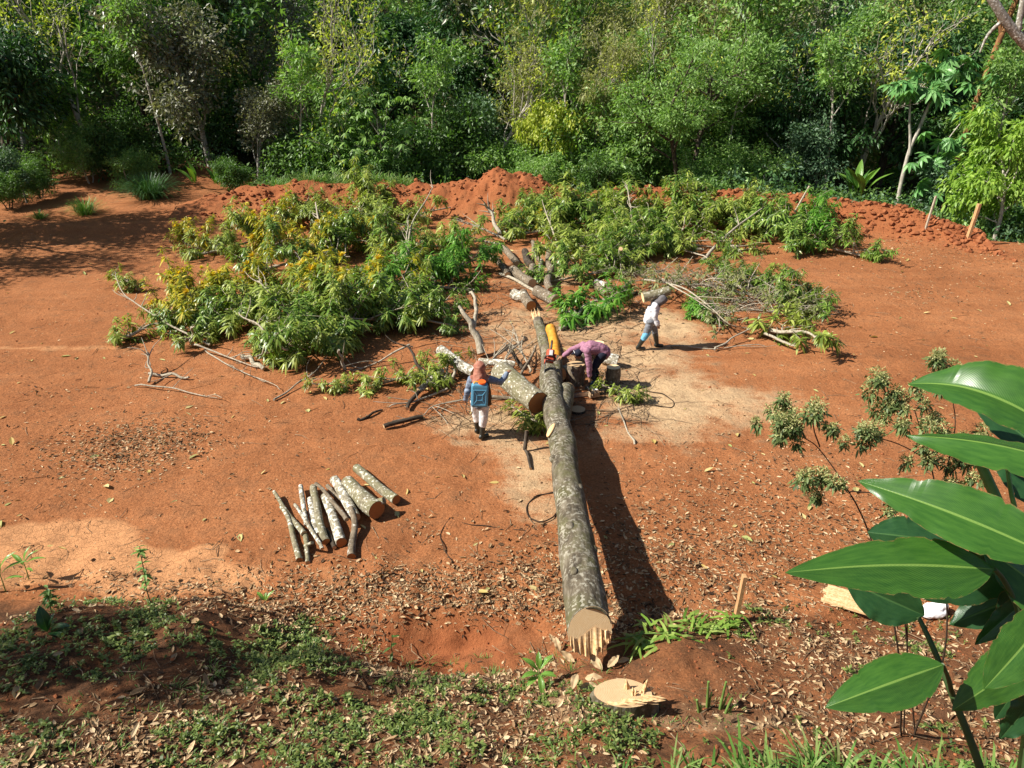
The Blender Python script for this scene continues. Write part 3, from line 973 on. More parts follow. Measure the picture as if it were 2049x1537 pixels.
open_tree('young_tree', 'white-limbed young tree with clustered palmate leaves, centre left', 790, 41, st, 'light', 7, .34, .10, 3, .3, 'pale', tp, 3)
open_tree('young_tree', 'small white-limbed sapling left of the larger white-limbed tree', 712, 40.5, [([(0, 0, 0), (-.3, 0, 1.3), (-.7, 0, 2.6)], .05, .02), ([(-.25, 0, .9), (.3, 0, 1.6)], .03, .015), ([(-.3, 0, 1.2), (-.9, 0, 1.9)], .03, .015)],
          'light', 7, .32, .10, 4, .4, 'pale', [(x, y, z) for x, y, z in zip(rng.normal(-.5, .7, 14), rng.normal(0, .5, 14), rng.uniform(1.4, 3.2, 14))], 4)
st = [([(0, 0, 0), (.05, 0, 2.2), (.15, 0, 4.2), (.5, 0, 5.6), (.75, 0, 7.2)], .12, .06), ([(.12, 0, 3.6), (-.15, 0, 5.0), (-.45, 0, 6.6)], .08, .04), ([(.75, 0, 7.0), (1.4, -.2, 7.6), (1.9, -.2, 7.8)], .035, .02),
      ([(.6, 0, 6.2), (1.0, .2, 7.0), (1.1, .2, 7.6)], .035, .02), ([(-.4, 0, 6.4), (-.9, 0, 7.0)], .03, .02)]
open_tree('cecropia_tree', 'tall forked cecropia with pale ringed trunks and umbrella leaves', 1795, 38, st, 'cecro', 9, .58, .19, 4, .42, 'pale', [(-.9, 0, 6.9), (-.5, -.1, 6.3), (.9, -.2, 6.6), (1.9, 0, 7.7), (2.6, 0, 7.2), (.3, 0, 7.5)], 7)
st = [([(0, 0, 0), (.15, 0, 1.6), (.3, 0, 3.0), (.35, 0, 4.3)], .06, .03), ([(.25, 0, 2.4), (1.0, 0, 3.4), (1.5, 0, 4.1)], .03, .02), ([(.3, 0, 2.9), (-.3, 0, 3.4)], .025, .02), ([(.32, 0, 3.6), (.9, 0, 4.9), (1.35, 0, 5.6)], .03, .02)]
open_tree('cecropia_tree', 'smaller cecropia with big lobed leaves right of the forked one', 1838, 37, st, 'cecro', 9, .62, .2, 3, .38, 'pale', [(.2, -.2, 2.2), (1.1, 0, 2.3), (-.2, 0, 3.3), (.9, 0, 3.3), (2.0, 0, 5.3), (1.9, .1, 3.2), (.6, 0, 4.2), (1.6, 0, 5.9)], 8)
# rust-coloured trunk and the big pale limb at the upper right
x = xat(1897, 40)
t = thing('forest_tree', 'rust-coloured straight trunk leaning right behind the cecropias', 'tree', (x, 40, hz(x, 40) - .1), 0, WOOD)
tm = MB()
limb(tm, [(0, 0, 0), (.1, 0, 3), (.3, 0, 6), (.7, 0, 9), (1.3, 0, 12)], .19, .12, 10, cap=0, seed=3)
limb(tm, [(.7, 0, 9), (.2, .2, 10.5), (-.3, 0, 12)], .09, .04, 6, seed=4)
tm.build('trunk', BK['rust'], t, smooth=True)
cm = MB()
foliage(cm, np.random.default_rng(2), [(np.array([a, b, c]), np.array([0, 0, 1.0])) for a, b, c in np.random.default_rng(1).normal((1.4, 0, 11.5), (1.8, 1.5, 1.1), (50, 3))], 40, .7, .26, .1, .4, .7, LEAF2)
cm.build('crown', G['mid'], t)
t = thing('forest_tree', 'thick pale lichen-spotted limb slanting across the top right corner', 'tree', (22.5, 29, hz(22.5, 29) - .1), 0, WOOD)
tm = MB()
limb(tm, [(0, 0, 0), (-.1, 0, 3.5), (-1.2, 0, 5.8), (-3.6, .0, 6.9), (-5.4, .1, 8.4), (-7, .2, 10.4)], .30, .12, 12, cap=0, seed=6, k=26, rough=.08)
limb(tm, [(-4.6, 0, 7.7), (-4.7, 0, 9.0), (-5.0, 0, 10.5)], .12, .06, 8, seed=7)
limb(tm, [(-5.2, .1, 8.2), (-5.6, .1, 7.8), (-5.7, .1, 7.2)], .07, .03, 6, seed=8)
tm.build('trunk', BK['grey'], t, smooth=True)
cm = MB()
foliage(cm, np.random.default_rng(3), [(np.array([a, b, c]), np.array([0, 0, 1.0])) for a, b, c in np.random.default_rng(4).normal((.2, .4, 9.0), (1.0, 1.0, 1.6), (26, 3))], 30, .6, .26, .1, .6, .7, LEAF4)
cm.build('crown', G['bright'], t)
# tree drowned in a yellow-green creeper
x = xat(1092, 42.5)
t = thing('vine_covered_tree', 'yellow-green creeper hanging like a curtain over a dead tree', 'tree', (x, 42.5, hz(x, 42.5) - .1), 0, WOOD)
tm = MB()
limb(tm, [(0, 0, 0), (.1, 0, 2.5), (.1, 0, 5.2)], .14, .07, 8, cap=0, seed=9)
limb(tm, [(.1, 0, 4.2), (1.3, -.3, 4.7), (2.0, -.3, 4.3)], .05, .02, 6, seed=10)
tm.build('trunk', BK['dark'], t, smooth=True)
rng = np.random.default_rng(12)
tips = []
for k in range(150):
    a, q = rng.uniform(0, 6.28), rng.uniform(.2, 1)
    top = 5.6 - .9 * q * q
    hang = rng.uniform(0, 1) ** 1.6 * 3.2 * q
    tips.append((np.array([.2 + 1.9 * q * math.cos(a), 1.3 * q * math.sin(a), top - hang]), np.array([0, 0, -1.0])))
cm = MB()
foliage(cm, rng, tips, 34, .36, .17, .11, .7, 1.1, LEAF2)
cm.build('creeper', G['yellow'], t)

# the wood beyond, where single trees no longer show
rng = np.random.default_rng(77)
cm = MB()
pts = []
for k in range(250):
    Y = 47 + 55 * rng.uniform() ** 1.3
    x = xat(rng.uniform(-250, 2300), Y)
    h = rng.uniform(7, 14)
    z0 = hz(x, Y)
    m = int(rng.choice([0, 1, 1, 2, 3, 4]))
    tips = []
    nl = int(rng.integers(5, 9))
    for q in range(nl):
        a = rng.uniform(0, 6.28)
        c = np.array([x + 2.4 * math.cos(a) * rng.uniform(.2, 1), Y + 2.4 * math.sin(a) * rng.uniform(.2, 1), z0 + h * rng.uniform(.1, 1)])
        for w in range(14):
            tips.append((c + unit(rng.normal(0, 1, 3)) * np.array([1.5, 1.5, 1.1]), np.array([0, 0, 1.0])))
    foliage(cm, rng, tips, 13, .7, .42, .2, .3, .7, LEAF2, m)
far = cm.build('far_forest', [G['dense'], G['mid'], G['olive'], G['straw'], G['light']])
far['kind'] = 'stuff'
far['label'] = 'far wooded hillside seen as one mass behind the trees'
# undergrowth that fills the foot of the wood
cm = MB()
for k in range(520):
    u, Y = rng.uniform(-150, 2250), rng.uniform(38.5, 54)
    x = xat(u, Y)
    if x > 12:
        Y = rng.uniform(34, 46)
        x = xat(u, Y)
    if x > 14.5:
        Y = rng.uniform(31.5, 41)
        x = xat(u, Y)
        if Y < np.interp(x, BX, [b[1] for b in BERM]) + (2.2 if x < 19 else .6):
            continue
    if x < -13 and Y < 41.5:
        continue
    z0 = hz(x, Y)
    h = rng.uniform(.6, 2.3) * (1.7 if Y > 45 else (1 if Y > 42 else .7))
    tips = [(np.array([x, Y, z0 + h * rng.uniform(.15, 1)]) + rng.normal(0, .7, 3) * np.array([1, 1, .25]), np.array([0, 0, 1.0])) for w in range(9)]
    foliage(cm, rng, tips, 17, .5, .24, .11, .4, .75, LEAF2, int(rng.choice([0, 1, 1, 2, 3])))
und = cm.build('undergrowth', [G['dense'], G['mid'], G['light'], G['blue']])
und['kind'] = 'stuff'
und['label'] = 'tangled green undergrowth along the foot of the wood'

# ------------------------------------------------------------------ the felled trunk
BARK_TRUNK = bark_mat('bark_felled_trunk', (.030, .024, .017), (.105, .085, .058), (.22, .19, .14), lichen=(.37, .345, .275), lichen_amt=.445, scale=8, stretch=.30, moss=(.095, .092, .035), bumpd=.03, blotch=17, patchy=True)
BARK_LICHEN = bark_mat('bark_white_lichen', (.10, .085, .06), (.24, .21, .15), (.36, .33, .25), lichen=(.66, .64, .56), lichen_amt=.47, scale=22, stretch=.5, bumpd=.006, blotch=15)
BARK_OLIVE = bark_mat('bark_olive_log', (.085, .07, .045), (.20, .175, .115), (.31, .275, .19), lichen=(.58, .56, .47), lichen_amt=.40, scale=18, stretch=.5, moss=(.15, .14, .07), bumpd=.008, blotch=17)
BARK_BROWN = bark_mat('bark_brown_log', (.06, .045, .03), (.16, .125, .085), (.27, .22, .16), lichen=(.5, .48, .42), lichen_amt=.36, scale=18, stretch=.5, bumpd=.008)
BARK_DARK = bark_mat('bark_dark_log', (.02, .016, .012), (.055, .042, .03), (.11, .09, .07), scale=18, bumpd=.008)
TWIG = bark_mat('bark_pale_branch', (.14, .115, .08), (.33, .285, .21), (.50, .45, .36), scale=26, stretch=.4, bumpd=.004)
WOOD_FRESH = wood_mat('fresh_wood', (.72, .47, .23), (.93, .74, .46), (.80, .54, .27))
WOOD_TAN = wood_mat('tan_wood', (.38, .24, .12), (.60, .44, .26), (.45, .28, .14))
WOOD_RED = wood_mat('reddish_wood', (.26, .105, .035), (.44, .20, .075), (.34, .14, .045))
WOOD_ORANGE = plain_mat('peeled_orange_wood', (.66, .30, .03), .7, .3, .35, 9, .006, c2=(.42, .16, .015))
SPLIT = plain_mat('split_wood', (.74, .52, .29), .8, .2, .3, 30, .004, c2=(.50, .30, .13))


def disc(mb, ring, m=0, bulge=0.0):
    ring = np.asarray(ring)
    n = len(ring)
    c = ring.mean(0)
    mid = c + (ring - c) * .5
    V = np.vstack([ring, mid, c])
    a = np.arange(n)
    b = (a + 1) % n
    mb.add(V, np.stack([a, b, n + b, n + a], -1), m)
    mb.add(np.vstack([mid, c]), np.stack([a, b, np.full(n, n)], -1), m)


def splinters(mb, rng, centre, axis, n, spread, lo, hi, w=.02, m=0, side=(1, 0, 0)):
    axis, side = unit(np.array(axis, float)), np.array(side, float)
    for k in range(n):
        b = np.array(centre) + side * rng.uniform(-spread, spread) + rng.normal(0, .012, 3)
        L = rng.uniform(lo, hi)
        d = unit(axis + rng.normal(0, .1, 3))
        ww = w * rng.uniform(.6, 1.5)
        mb.tube([b - d * .05, b + d * L * .5, b + d * L], [ww, ww * .7, .002], 4, m)


# axis of the stem in metres: butt near the viewer, crown end far away
AX = np.array([(.94, 6.60, 1.09), (.93, 7.6, 1.0), (.94, 8.6, .91), (.93, 10.0, .79), (.92, 11.4, .67), (.90, 12.6, .57), (.88, 13.7, .49), (.86, 14.5, .44), (.86, 15.4, .40), (.87, 16.6, .36), (.84, 17.8, .30), (.78, 18.9, .25), (.72, 19.6, .22)])
AR = .96 * np.array([.275, .268, .262, .258, .255, .255, .26, .265, .24, .19, .17, .155, .145])
felled = thing('felled_tree_trunk', 'long thick grey felled trunk lying away from the viewer down the clearing', 'tree trunk', AX[0] - np.array([0, 0, .3]))
base = np.array(felled.location)
tm = MB()
tt = np.linspace(0, len(AX) - 1, 90)
PP = np.stack([np.interp(tt, np.arange(len(AX)), AX[:, c]) for c in range(3)], -1)
for _ in range(6):
    PP[1:-1] = .25 * PP[:-2] + .5 * PP[1:-1] + .25 * PP[2:]
PP[:, 0] += .035 * noise3(tt * .9, 3.3, 0, 5) + .012 * noise3(tt * 2.5, 1.3, 0, 6)
RR = np.interp(tt, np.arange(len(AR)), AR) * (1 + .05 * noise3(tt * 1.6, 7.7, 0, 9))
rows = tm.tube(PP - base, RR, 32, 0, None, lump=.05, seed=4)
low = (rows[0][:, 2] - rows[0][:, 2].min()) / np.ptp(rows[0][:, 2])
tm.V[0][:32, 1] += low * .16 + (rows[0][:, 0] - rows[0][:, 0].mean()) * .22
rows[0] = tm.V[0][:32].copy()
trunk_o = tm.build('trunk', BARK_TRUNK, felled, smooth=True)
# bark runs along Y here: turn the texture with the mesh by laying the mesh along local Z
Mz = Matrix.Rotation(R(90), 4, 'X')
trunk_o.data.transform(Mz)
trunk_o.matrix_local = Mz.inverted()
for kx, ky, kz, kr in ((-.10, 2.0, .22, .07), (.16, 3.3, .15, .06), (-.2, 4.4, .10, .075), (.05, 5.6, .2, .06), (-.12, 1.0, .24, .05), (.2, 1.6, .12, .06)):
    i0 = int(np.argmin(np.abs(PP[:, 1] - (AX[0][1] + ky))))
    km = MB()
    km.ball(PP[i0] - base + np.array([kx, 0, kz]), (kr, kr * 1.5, kr * .8), n=10)
    km.build('branch_knot', BARK_TRUNK, felled, smooth=True)
cm = MB()
ring = rows[0].copy()
ring[:, 1] += -.006
disc(cm, ring)
for k in range(2):
    pass
cf = cm.mesh('cut_face', WOOD_FRESH)
c0 = ring.mean(0)
q = Vector((-.2, -1, .3)).to_track_quat('Z', 'Y')
cf.transform(Matrix.Translation(-Vector(c0)))
cf.transform(q.to_matrix().to_4x4().inverted())
o = put('cut_face', cf, felled, c0)
o.rotation_mode = 'QUATERNION'
o.rotation_quaternion = q
rng = np.random.default_rng(21)
sm = MB()
nu, nv = 60, 16                                        # torn hinge: one ragged sheet of fibres
su, sv = np.meshgrid(np.linspace(-.97, .97, nu), np.linspace(0, 1, nv), indexing='ij')
hx = su * .252
zlow = -.262 * np.sqrt(np.clip(1 - su ** 2, .02, 1))
fz = -.02 + .05 * np.sin(su * 4 + .6) + .015 * noise2(su * 22, 0, 3)
fz = np.maximum(fz, zlow + .01)
hzv = fz + (zlow - .02 * np.abs(noise2(su * 17, 1.5, 7)) - fz) * sv
fib = .5 + .5 * noise2(su * 11, 2.2, 5) + .25 * noise2(su * 31, 4.4, 6)
out_ = (.008 + .055 * sv ** 1.3) * (.35 + fib) * (1 + .9 * np.exp(-((su - .6) / .25) ** 2) * (sv < .8))
hyv = hzv / .54 * .16 + hx * .22 - .008 - out_
sm.add(np.stack([hx, hyv, hzv], -1).reshape(-1, 3) + c0, [[i * nv + j, (i + 1) * nv + j, (i + 1) * nv + j + 1, i * nv + j + 1] for i in range(nu - 1) for j in range(nv - 1)])
splinters(sm, rng, c0 + np.array([.13, -.02, -.06]), (.0, -.8, -.6), 5, .07, .04, .10, .012)
splinters(sm, rng, c0 + np.array([0, -.06, -.24]), (.0, -.5, -.8), 7, .15, .02, .06, .010)
sm.build('splinters', SPLIT, felled)
# the side fork, its wedge cut, and the limb stubs
fm = MB()
limb(fm, np.array([(.93, 12.7, .46), (1.10, 13.9, .44), (1.20, 14.7, .40)]) - base, .17, .18, 20, 0, seed=3, k=12)
limb(fm, np.array([(.98, 15.0, .36), (1.03, 15.7, .42), (1.05, 16.2, .48)]) - base, .16, .14, 14, 0, seed=5, k=10)
fm.build('fork_limb', BARK_TRUNK, felled, smooth=True)
wm = MB()
wm.ball(np.array((1.21, 14.73, .40)) - base, (.172, .05, .172))
wm.build('cut_face', WOOD_TAN, felled, smooth=True)
wm = MB()
wm.ball(np.array((.73, 12.2, .755)) - base, (.045, .24, .10), Matrix.Rotation(R(-14), 4, 'Z') @ Matrix.Rotation(R(38), 4, 'Y'))
wm.build('axe_scar', SPLIT, felled, smooth=True)
om = MB()
P = limb(om, np.array([(1.05, 16.1, .47), (1.05, 16.6, .55), (1.03, 17.0, .68), (.97, 17.4, .82)]) - base, .125, .13, 18, 0, seed=11, k=16)
om.ball(P[-1], (.13, .10, .125))
om.build('peeled_limb', WOOD_ORANGE, felled, smooth=True)['label'] = 'freshly peeled bright orange limb stub'
sm = MB()
splinters(sm, rng, np.array((.72, 19.65, .25)) - base, (-.15, 1, .35), 30, .12, .08, .5, .016)
sm.build('splinters', SPLIT, felled)

# ------------------------------------------------------------------ the stump it left
sx, sy = 1.18, 5.72
sz = hz(sx, sy)
stump = thing('tree_stump', 'low pale freshly sawn stump with torn upright slivers beside the trunk butt', 'stump', (sx, sy, sz - .05))
sm = MB()
rows = sm.tube([(0, 0, -.1), (0, 0, .08), (0, 0, .2), (0, 0, .27)], [.25, .22, .20, .19], 28, lump=.10, seed=5, aspect=1.65)
sm.build('bark', BARK_TRUNK, stump, smooth=True)
cm = MB()
top = rows[-1] + np.array([0, 0, .002])
disc(cm, top)
cm.build('cut_face', WOOD_TAN, stump)
sm = MB()
splinters(sm, rng, (0, -.13, .27), (.9, -.2, .15), 14, .2, .06, .2, .018)
splinters(sm, rng, (.16, -.02, .27), (.0, .1, 1), 9, .10, .02, .07, .014)
splinters(sm, rng, (.22, .02, .27), (.05, .05, 1), 4, .015, .12, .22, .02)
splinters(sm, rng, (.04, .05, .27), (.0, .05, 1), 3, .012, .08, .15, .018)
splinters(sm, rng, (.22, -.10, .28), (1, -.05, .02), 8, .03, .08, .2, .016, side=(0, 1, 0))
sm.build('splinters', SPLIT, stump)


# ------------------------------------------------------------------ logs
def log(label, p0, p1, r0, r1=None, bark=None, face=None, bend=.02, group=None, name='cut_log', cat='log', lump=.07, stub=None, n=16, sink=0.0):
    """a sawn length of wood from p0 to p1 (centres of its ends)"""
    bark, face = bark or BARK_BROWN, face or WOOD_TAN
    r1 = r1 or r0
    p0, p1 = np.array(p0, float), np.array(p1, float)
    L = float(np.linalg.norm(p1 - p0))
    seed = int(abs(p0[0] * 977 + p0[1] * 131 + L * 57)) % 9973
    rg = np.random.default_rng(seed)
    t = thing(name, label, cat, p0, 0, group)
    t.rotation_mode = 'QUATERNION'
    qa = Vector(p1 - p0).to_track_quat('Z', 'Y')
    t.rotation_quaternion = qa
    k = max(6, int(L / .12) + 2)
    s = np.linspace(0, 1, k)
    ph = rg.uniform(0, 6.28)
    off = bend * np.sin(s * np.pi) + bend * .4 * np.sin(s * 2 * np.pi + ph)
    P = np.stack([off * math.cos(ph), off * math.sin(ph), s * L], -1)
    P[[0, -1], :2] = 0
    b = MB()
    rows = b.tube(P, np.linspace(r0, r1, k), n, 0, None, lump, seed)
    if stub:
        at, L2, r2, az = stub
        q0 = np.array([0, 0, at * L])
        d = np.array([math.cos(az), math.sin(az), .9])
        b.tube([q0, q0 + d * L2 * .5, q0 + d * L2], [r2 * 1.3, r2, r2 * .9], 8, 0, 0)
    b.build('bark', bark, t, smooth=True)
    for row, sgn in ((rows[0], -1), (rows[-1], 1)):
        c = row.mean(0)
        m = MB()
        disc(m, (row - c) * .985)
        f = m.mesh('cut_face', face)
        put('cut_face', f, t, (c[0], c[1], c[2] + sgn * .003))
    return t


def lay(u0, v0, u1, v1, r, z0=None, z1=None):
    """ends of a log lying on the ground between two sight lines"""
    return spot(u0, v0, r if z0 is None else z0), spot(u1, v1, r if z1 is None else z1)


ST = 'sorted logs laid side by side on the red earth'
for lab, (u0, v0, u1, v1), r0, r1, bk, fc, z0, z1, kw in [
    ('olive straight log at the right end of the sorted row', (713, 936, 793, 1000), .082, .088, BARK_OLIVE, WOOD_RED, None, None, {}),
    ('thickest olive log with a flared reddish cut end in the row', (695, 966, 754, 1021), .13, .165, BARK_OLIVE, WOOD_RED, None, None, dict(stub=(.82, .2, .07, .6))),
    ('white lichen-crusted log left of the thickest log', (669, 960, 711, 1036), .085, .09, BARK_LICHEN, WOOD_TAN, None, None, {}),
    ('short thin log tucked under the white lichen log', (655, 972, 684, 1001), .04, .042, BARK_BROWN, WOOD_TAN, None, None, {}),
    ('brown and white mottled log in the middle of the row', (650, 993, 683, 1086), .072, .088, BARK_LICHEN, WOOD_RED, None, None, {}),
    ('olive-grey knotty log left of the mottled middle log', (627, 975, 652, 1084), .065, .066, BARK_OLIVE, WOOD_RED, None, None, dict(bend=.05)),
    ('log with bold white blotches between two knotty logs', (621, 1000, 637, 1073), .065, .07, BARK_LICHEN, WOOD_TAN, None, None, {}),
    ('thin straight stick with dark upper half in the row', (602, 973, 614, 1050), .042, .045, BARK_LICHEN, WOOD_TAN, .10, .12, {}),
    ('crooked forked pole lying over the left logs', (548, 984, 608, 1068), .03, .05, BARK_OLIVE, WOOD_TAN, .12, .10, dict(bend=.06)),
    ('leftmost lower pole of the sorted row', (562, 1014, 599, 1121), .036, .05, BARK_OLIVE, WOOD_RED, None, None, dict(bend=.05)),
    ('slim pole ending in a small fork at the row front', (608, 1066, 616, 1126), .045, .035, BARK_OLIVE, WOOD_TAN, None, None, dict(bend=.03, stub=(.45, .2, .03, 1.0))),
    ('thin stick slanting across the blotchy logs', (590, 1010, 645, 1098), .028, .032, BARK_LICHEN, WOOD_TAN, .13, .10, dict(bend=.04)),
    ('dark thin stick end poking out at the row front', (652, 1060, 669, 1096), .03, .032, BARK_DARK, WOOD_TAN, None, None, {}),
    ('bent brown pole lying on top near the thick log', (632, 968, 694, 1040), .03, .04, BARK_BROWN, WOOD_TAN, .17, .16, dict(bend=.03)),
    ('smooth grey-brown club standing out at the row front', (702, 1016, 703, 1114), .045, .066, BARK_BROWN, WOOD_RED, .18, None, dict(bend=.05)),
]:
    a, b = lay(u0, v0, u1, v1, r0, z0, z1)
    b[2] = r1 if z1 is None else z1
    if z1 is None:
        b = spot(u1, v1, r1)
    log(lab, a, b, r0, r1, bk, fc, group=ST, **kw)

# big bolt leaning against the trunk, bolts standing and lying round the sawyer
log('thick grey-olive log leaning against the felled trunk behind the hooded worker', spot(1003, 745, .62), spot(1076, 806, .55), .26, .235, BARK_OLIVE, WOOD_RED, lump=.05, n=24)
BO = 'short bolts sawn round the bending worker'


def bolt(label, u, v, r, h, face=WOOD_FRESH, bark=BARK_BROWN):
    p = on(u, v)
    return log(label, p, p + np.array([.01, .01, h]), r, r * .97, bark, face, .006, BO, 'sawn_bolt', 'log')


bolt('upright bolt with bright round top, back of the bolt group', 1194, 716, .175, .40)
bolt('upright mossy bolt behind the bending worker\'s back', 1167, 722, .155, .40, WOOD_TAN, BARK_OLIVE)
bolt('large upright bolt right in front of the sawyer\'s knees', 1150, 768, .215, .50, WOOD_TAN)
bolt('upright bolt with half-shaded top right of the worker', 1225, 768, .175, .42, WOOD_FRESH, BARK_BROWN)
a, b = lay(1207, 717, 1236, 722, .15)
log('short lying bolt behind the half-shaded upright bolt', a, b, .15, .15, BARK_LICHEN, WOOD_FRESH, group=BO)
a, b = lay(1122, 748, 1146, 737, .18)
log('short lying bolt with fresh face between trunk and worker', a, b, .18, .17, BARK_OLIVE, WOOD_FRESH, group=BO)
p = on(1156, 824)
log('thin sawn disc lying flat right of the trunk', p, p + np.array([0, 0, .06]), .17, .17, BARK_DARK, WOOD_TAN, .0, BO, 'wood_disc', 'log')

CL = 'cut lengths lying between the brush heaps'
for lab, (u0, v0, u1, v1), r, bk, kw in [
    ('fat log with bright ringed end nearest the orange limb', (1046, 588, 1063, 612), .19, BARK_BROWN, {}),
    ('fat mottled log lying crosswise behind the ringed log', (1026, 588, 1052, 594), .20, BARK_LICHEN, {}),
    ('thick straight log with dark ringed end right of the ringed log', (1074, 582, 1113, 603), .22, BARK_BROWN, {}),
    ('long brown log with dark cut end in the middle of the lengths', (1026, 540, 1065, 567), .19, BARK_BROWN, {}),
    ('slim curved log at the left of the middle lengths', (985, 518, 1016, 550), .13, BARK_BROWN, dict(bend=.1)),
    ('grey log pointing at the hollow with a rough cut end', (1006, 497, 1034, 528), .15, BARK_BROWN, dict(bend=.06)),
    ('rough dark log in the shadow behind the brown log', (1050, 503, 1064, 532), .16, BARK_DARK, dict(bend=.05)),
    ('short stub log under the brown log', (1066, 533, 1060, 551), .15, BARK_BROWN, {}),
    ('crooked pale limb standing out of the far leaves', (1066, 484, 1082, 522), .10, BARK_BROWN, dict(bend=.10)),
    ('lower piece of the crooked pale limb', (1083, 522, 1076, 546), .095, BARK_LICHEN, dict(bend=.06)),
    ('upright curved grey limb right of the middle lengths', (1099, 500, 1103, 540), .15, BARK_BROWN, dict(bend=.06)),
    ('bent lower half of the curved grey limb', (1104, 540, 1102, 580), .15, BARK_BROWN, dict(bend=.14)),
    ('long pale branch lying in front of the brown logs', (1000, 548, 1070, 582), .06, TWIG, dict(bend=.08)),
    ('short mottled log by the walking worker', (1192, 565, 1214, 572), .14, BARK_LICHEN, {}),
    ('log with peeled orange end under the mottled one', (1197, 573, 1214, 590), .13, BARK_BROWN, {}),
    ('split red-ended chunk beside the peeled log', (1218, 577, 1229, 587), .12, BARK_BROWN, {}),
    ('slanting dark pole left of the walking worker', (1236, 590, 1262, 566), .09, BARK_BROWN, dict(bend=.04)),
    ('long pole on the ground below the slanting dark pole', (1244, 601, 1274, 585), .06, BARK_DARK, dict(bend=.03)),
    ('short bright log showing its end in the right leaves', (1254, 526, 1273, 527), .14, BARK_LICHEN, {}),
    ('white forked pole upright in the right-hand leaves', (1236, 535, 1242, 480), .09, TWIG, dict(bend=.04)),
    ('short dark chunk of charred wood on the left soil', (768, 853, 845, 834), .06, BARK_DARK, {}),
]:
    r = r * .84
    a, b = lay(u0, v0, u1, v1, r)
    if 'upright' in lab and 'pole' in lab:
        b = spot(u1, v1 + 18, .9)
    log(lab, a, b, r, r * .95, bk, WOOD_RED if 'orange' in lab or 'red' in lab.split() else WOOD_TAN, group=CL, **kw)
PO = 'logs in the twigs beside the hooded worker'
log('white lichen log end pointing up left of the hooded worker', spot(880, 700, .55), spot(948, 745, .30), .135, .125, BARK_LICHEN, WOOD_TAN, .03, PO)
log('spotted pole lying from the twigs towards the lower left', spot(884, 742, .25), spot(838, 782, .12), .07, .065, BARK_LICHEN, WOOD_FRESH, .05, PO)
log('dark thin continuation of the spotted pole', spot(838, 784, .10), spot(815, 818, .06), .05, .04, BARK_DARK, WOOD_TAN, .04, PO)
log('white-spotted bough behind the hooded worker\'s head', spot(960, 724, .30), spot(1030, 730, .34), .09, .08, BARK_LICHEN, WOOD_TAN, .04, PO)
log('straight dark pole standing between log and trunk', spot(1046, 738, .06), spot(1018, 690, .5), .05, .045, BARK_DARK, WOOD_TAN, .02, PO)
log('thin pole crossing the straight dark pole', spot(1040, 752, .3), spot(1072, 692, .5), .035, .03, BARK_BROWN, WOOD_TAN, .03, PO)
log('short pole lying behind the hooded worker\'s legs', spot(960, 792, .06), spot(1058, 800, .06), .045, .04, BARK_BROWN, WOOD_TAN, .03, PO)
log('pole propped in the soil left of the trunk', spot(1050, 900, .04), spot(1054, 862, .40), .04, .04, BARK_DARK, WOOD_TAN, .01, PO)
log('pole end lying on the soil left of the trunk', spot(1052, 902, .04), spot(1062, 938, .03), .03, .025, BARK_DARK, WOOD_TAN, .02, PO)
a = thing('forked_branch', 'leaning forked branch rising left of the hooded worker', 'branch', spot(963, 708, .1), 0, PO)
fm = MB()
bs = np.array(a.location)
limb(fm, [(0, 0, 0), spot(950, 665, .6) - bs, spot(938, 640, .9) - bs, spot(918, 612, 1.2) - bs], .11, .04, 10, 0, 0, seed=2, k=20, rough=.04)
limb(fm, [spot(948, 655, .7) - bs, spot(951, 625, 1.0) - bs, spot(956, 598, 1.25) - bs, spot(940, 586, 1.3) - bs], .06, .035, 8, 0, 0, seed=5, k=16, rough=.05)
fm.build('branch_wood', TWIG, a, smooth=True)


# ------------------------------------------------------------------ workers
def solid(name, mb, mats, parent, voxel=.012, smooth=4, folds=0.0, fscale=9, seed=1):
    """fuse overlapping limbs into one continuous skin or garment"""
    o = mb.build(name, mats, None)
    rm = o.modifiers.new('fuse', 'REMESH')
    rm.mode = 'VOXEL'
    rm.voxel_size = voxel
    rm.use_smooth_shade = True
    sm = o.modifiers.new('soft', 'SMOOTH')
    sm.factor, sm.iterations = .5, smooth
    dg = bpy.context.evaluated_depsgraph_get()
    dg.update()
    me = bpy.data.meshes.new_from_object(o.evaluated_get(dg))
    bpy.data.objects.remove(o)
    me.name = name
    me.materials.clear()
    me.materials.append(mats if not isinstance(mats, (list, tuple)) else mats[0])
    if folds:
        n = len(me.vertices)
        co, no = np.empty(n * 3), np.empty(n * 3)
        me.vertices.foreach_get('co', co)
        me.vertices.foreach_get('normal', no)
        co, no = co.reshape(-1, 3), no.reshape(-1, 3)
        f = noise3(co[:, 0] * fscale, co[:, 1] * fscale, co[:, 2] * fscale * 1.8, seed) + .5 * noise3(co[:, 0] * fscale * 2.3, co[:, 1] * fscale * 2.3, co[:, 2] * fscale * 3.5, seed + 3)
        co = co + no * (f * folds)[:, None]
        me.vertices.foreach_set('co', co.reshape(-1))
        me.update()
    me.polygons.foreach_set('use_smooth', np.ones(len(me.polygons), bool))
    return put(name, me, parent)


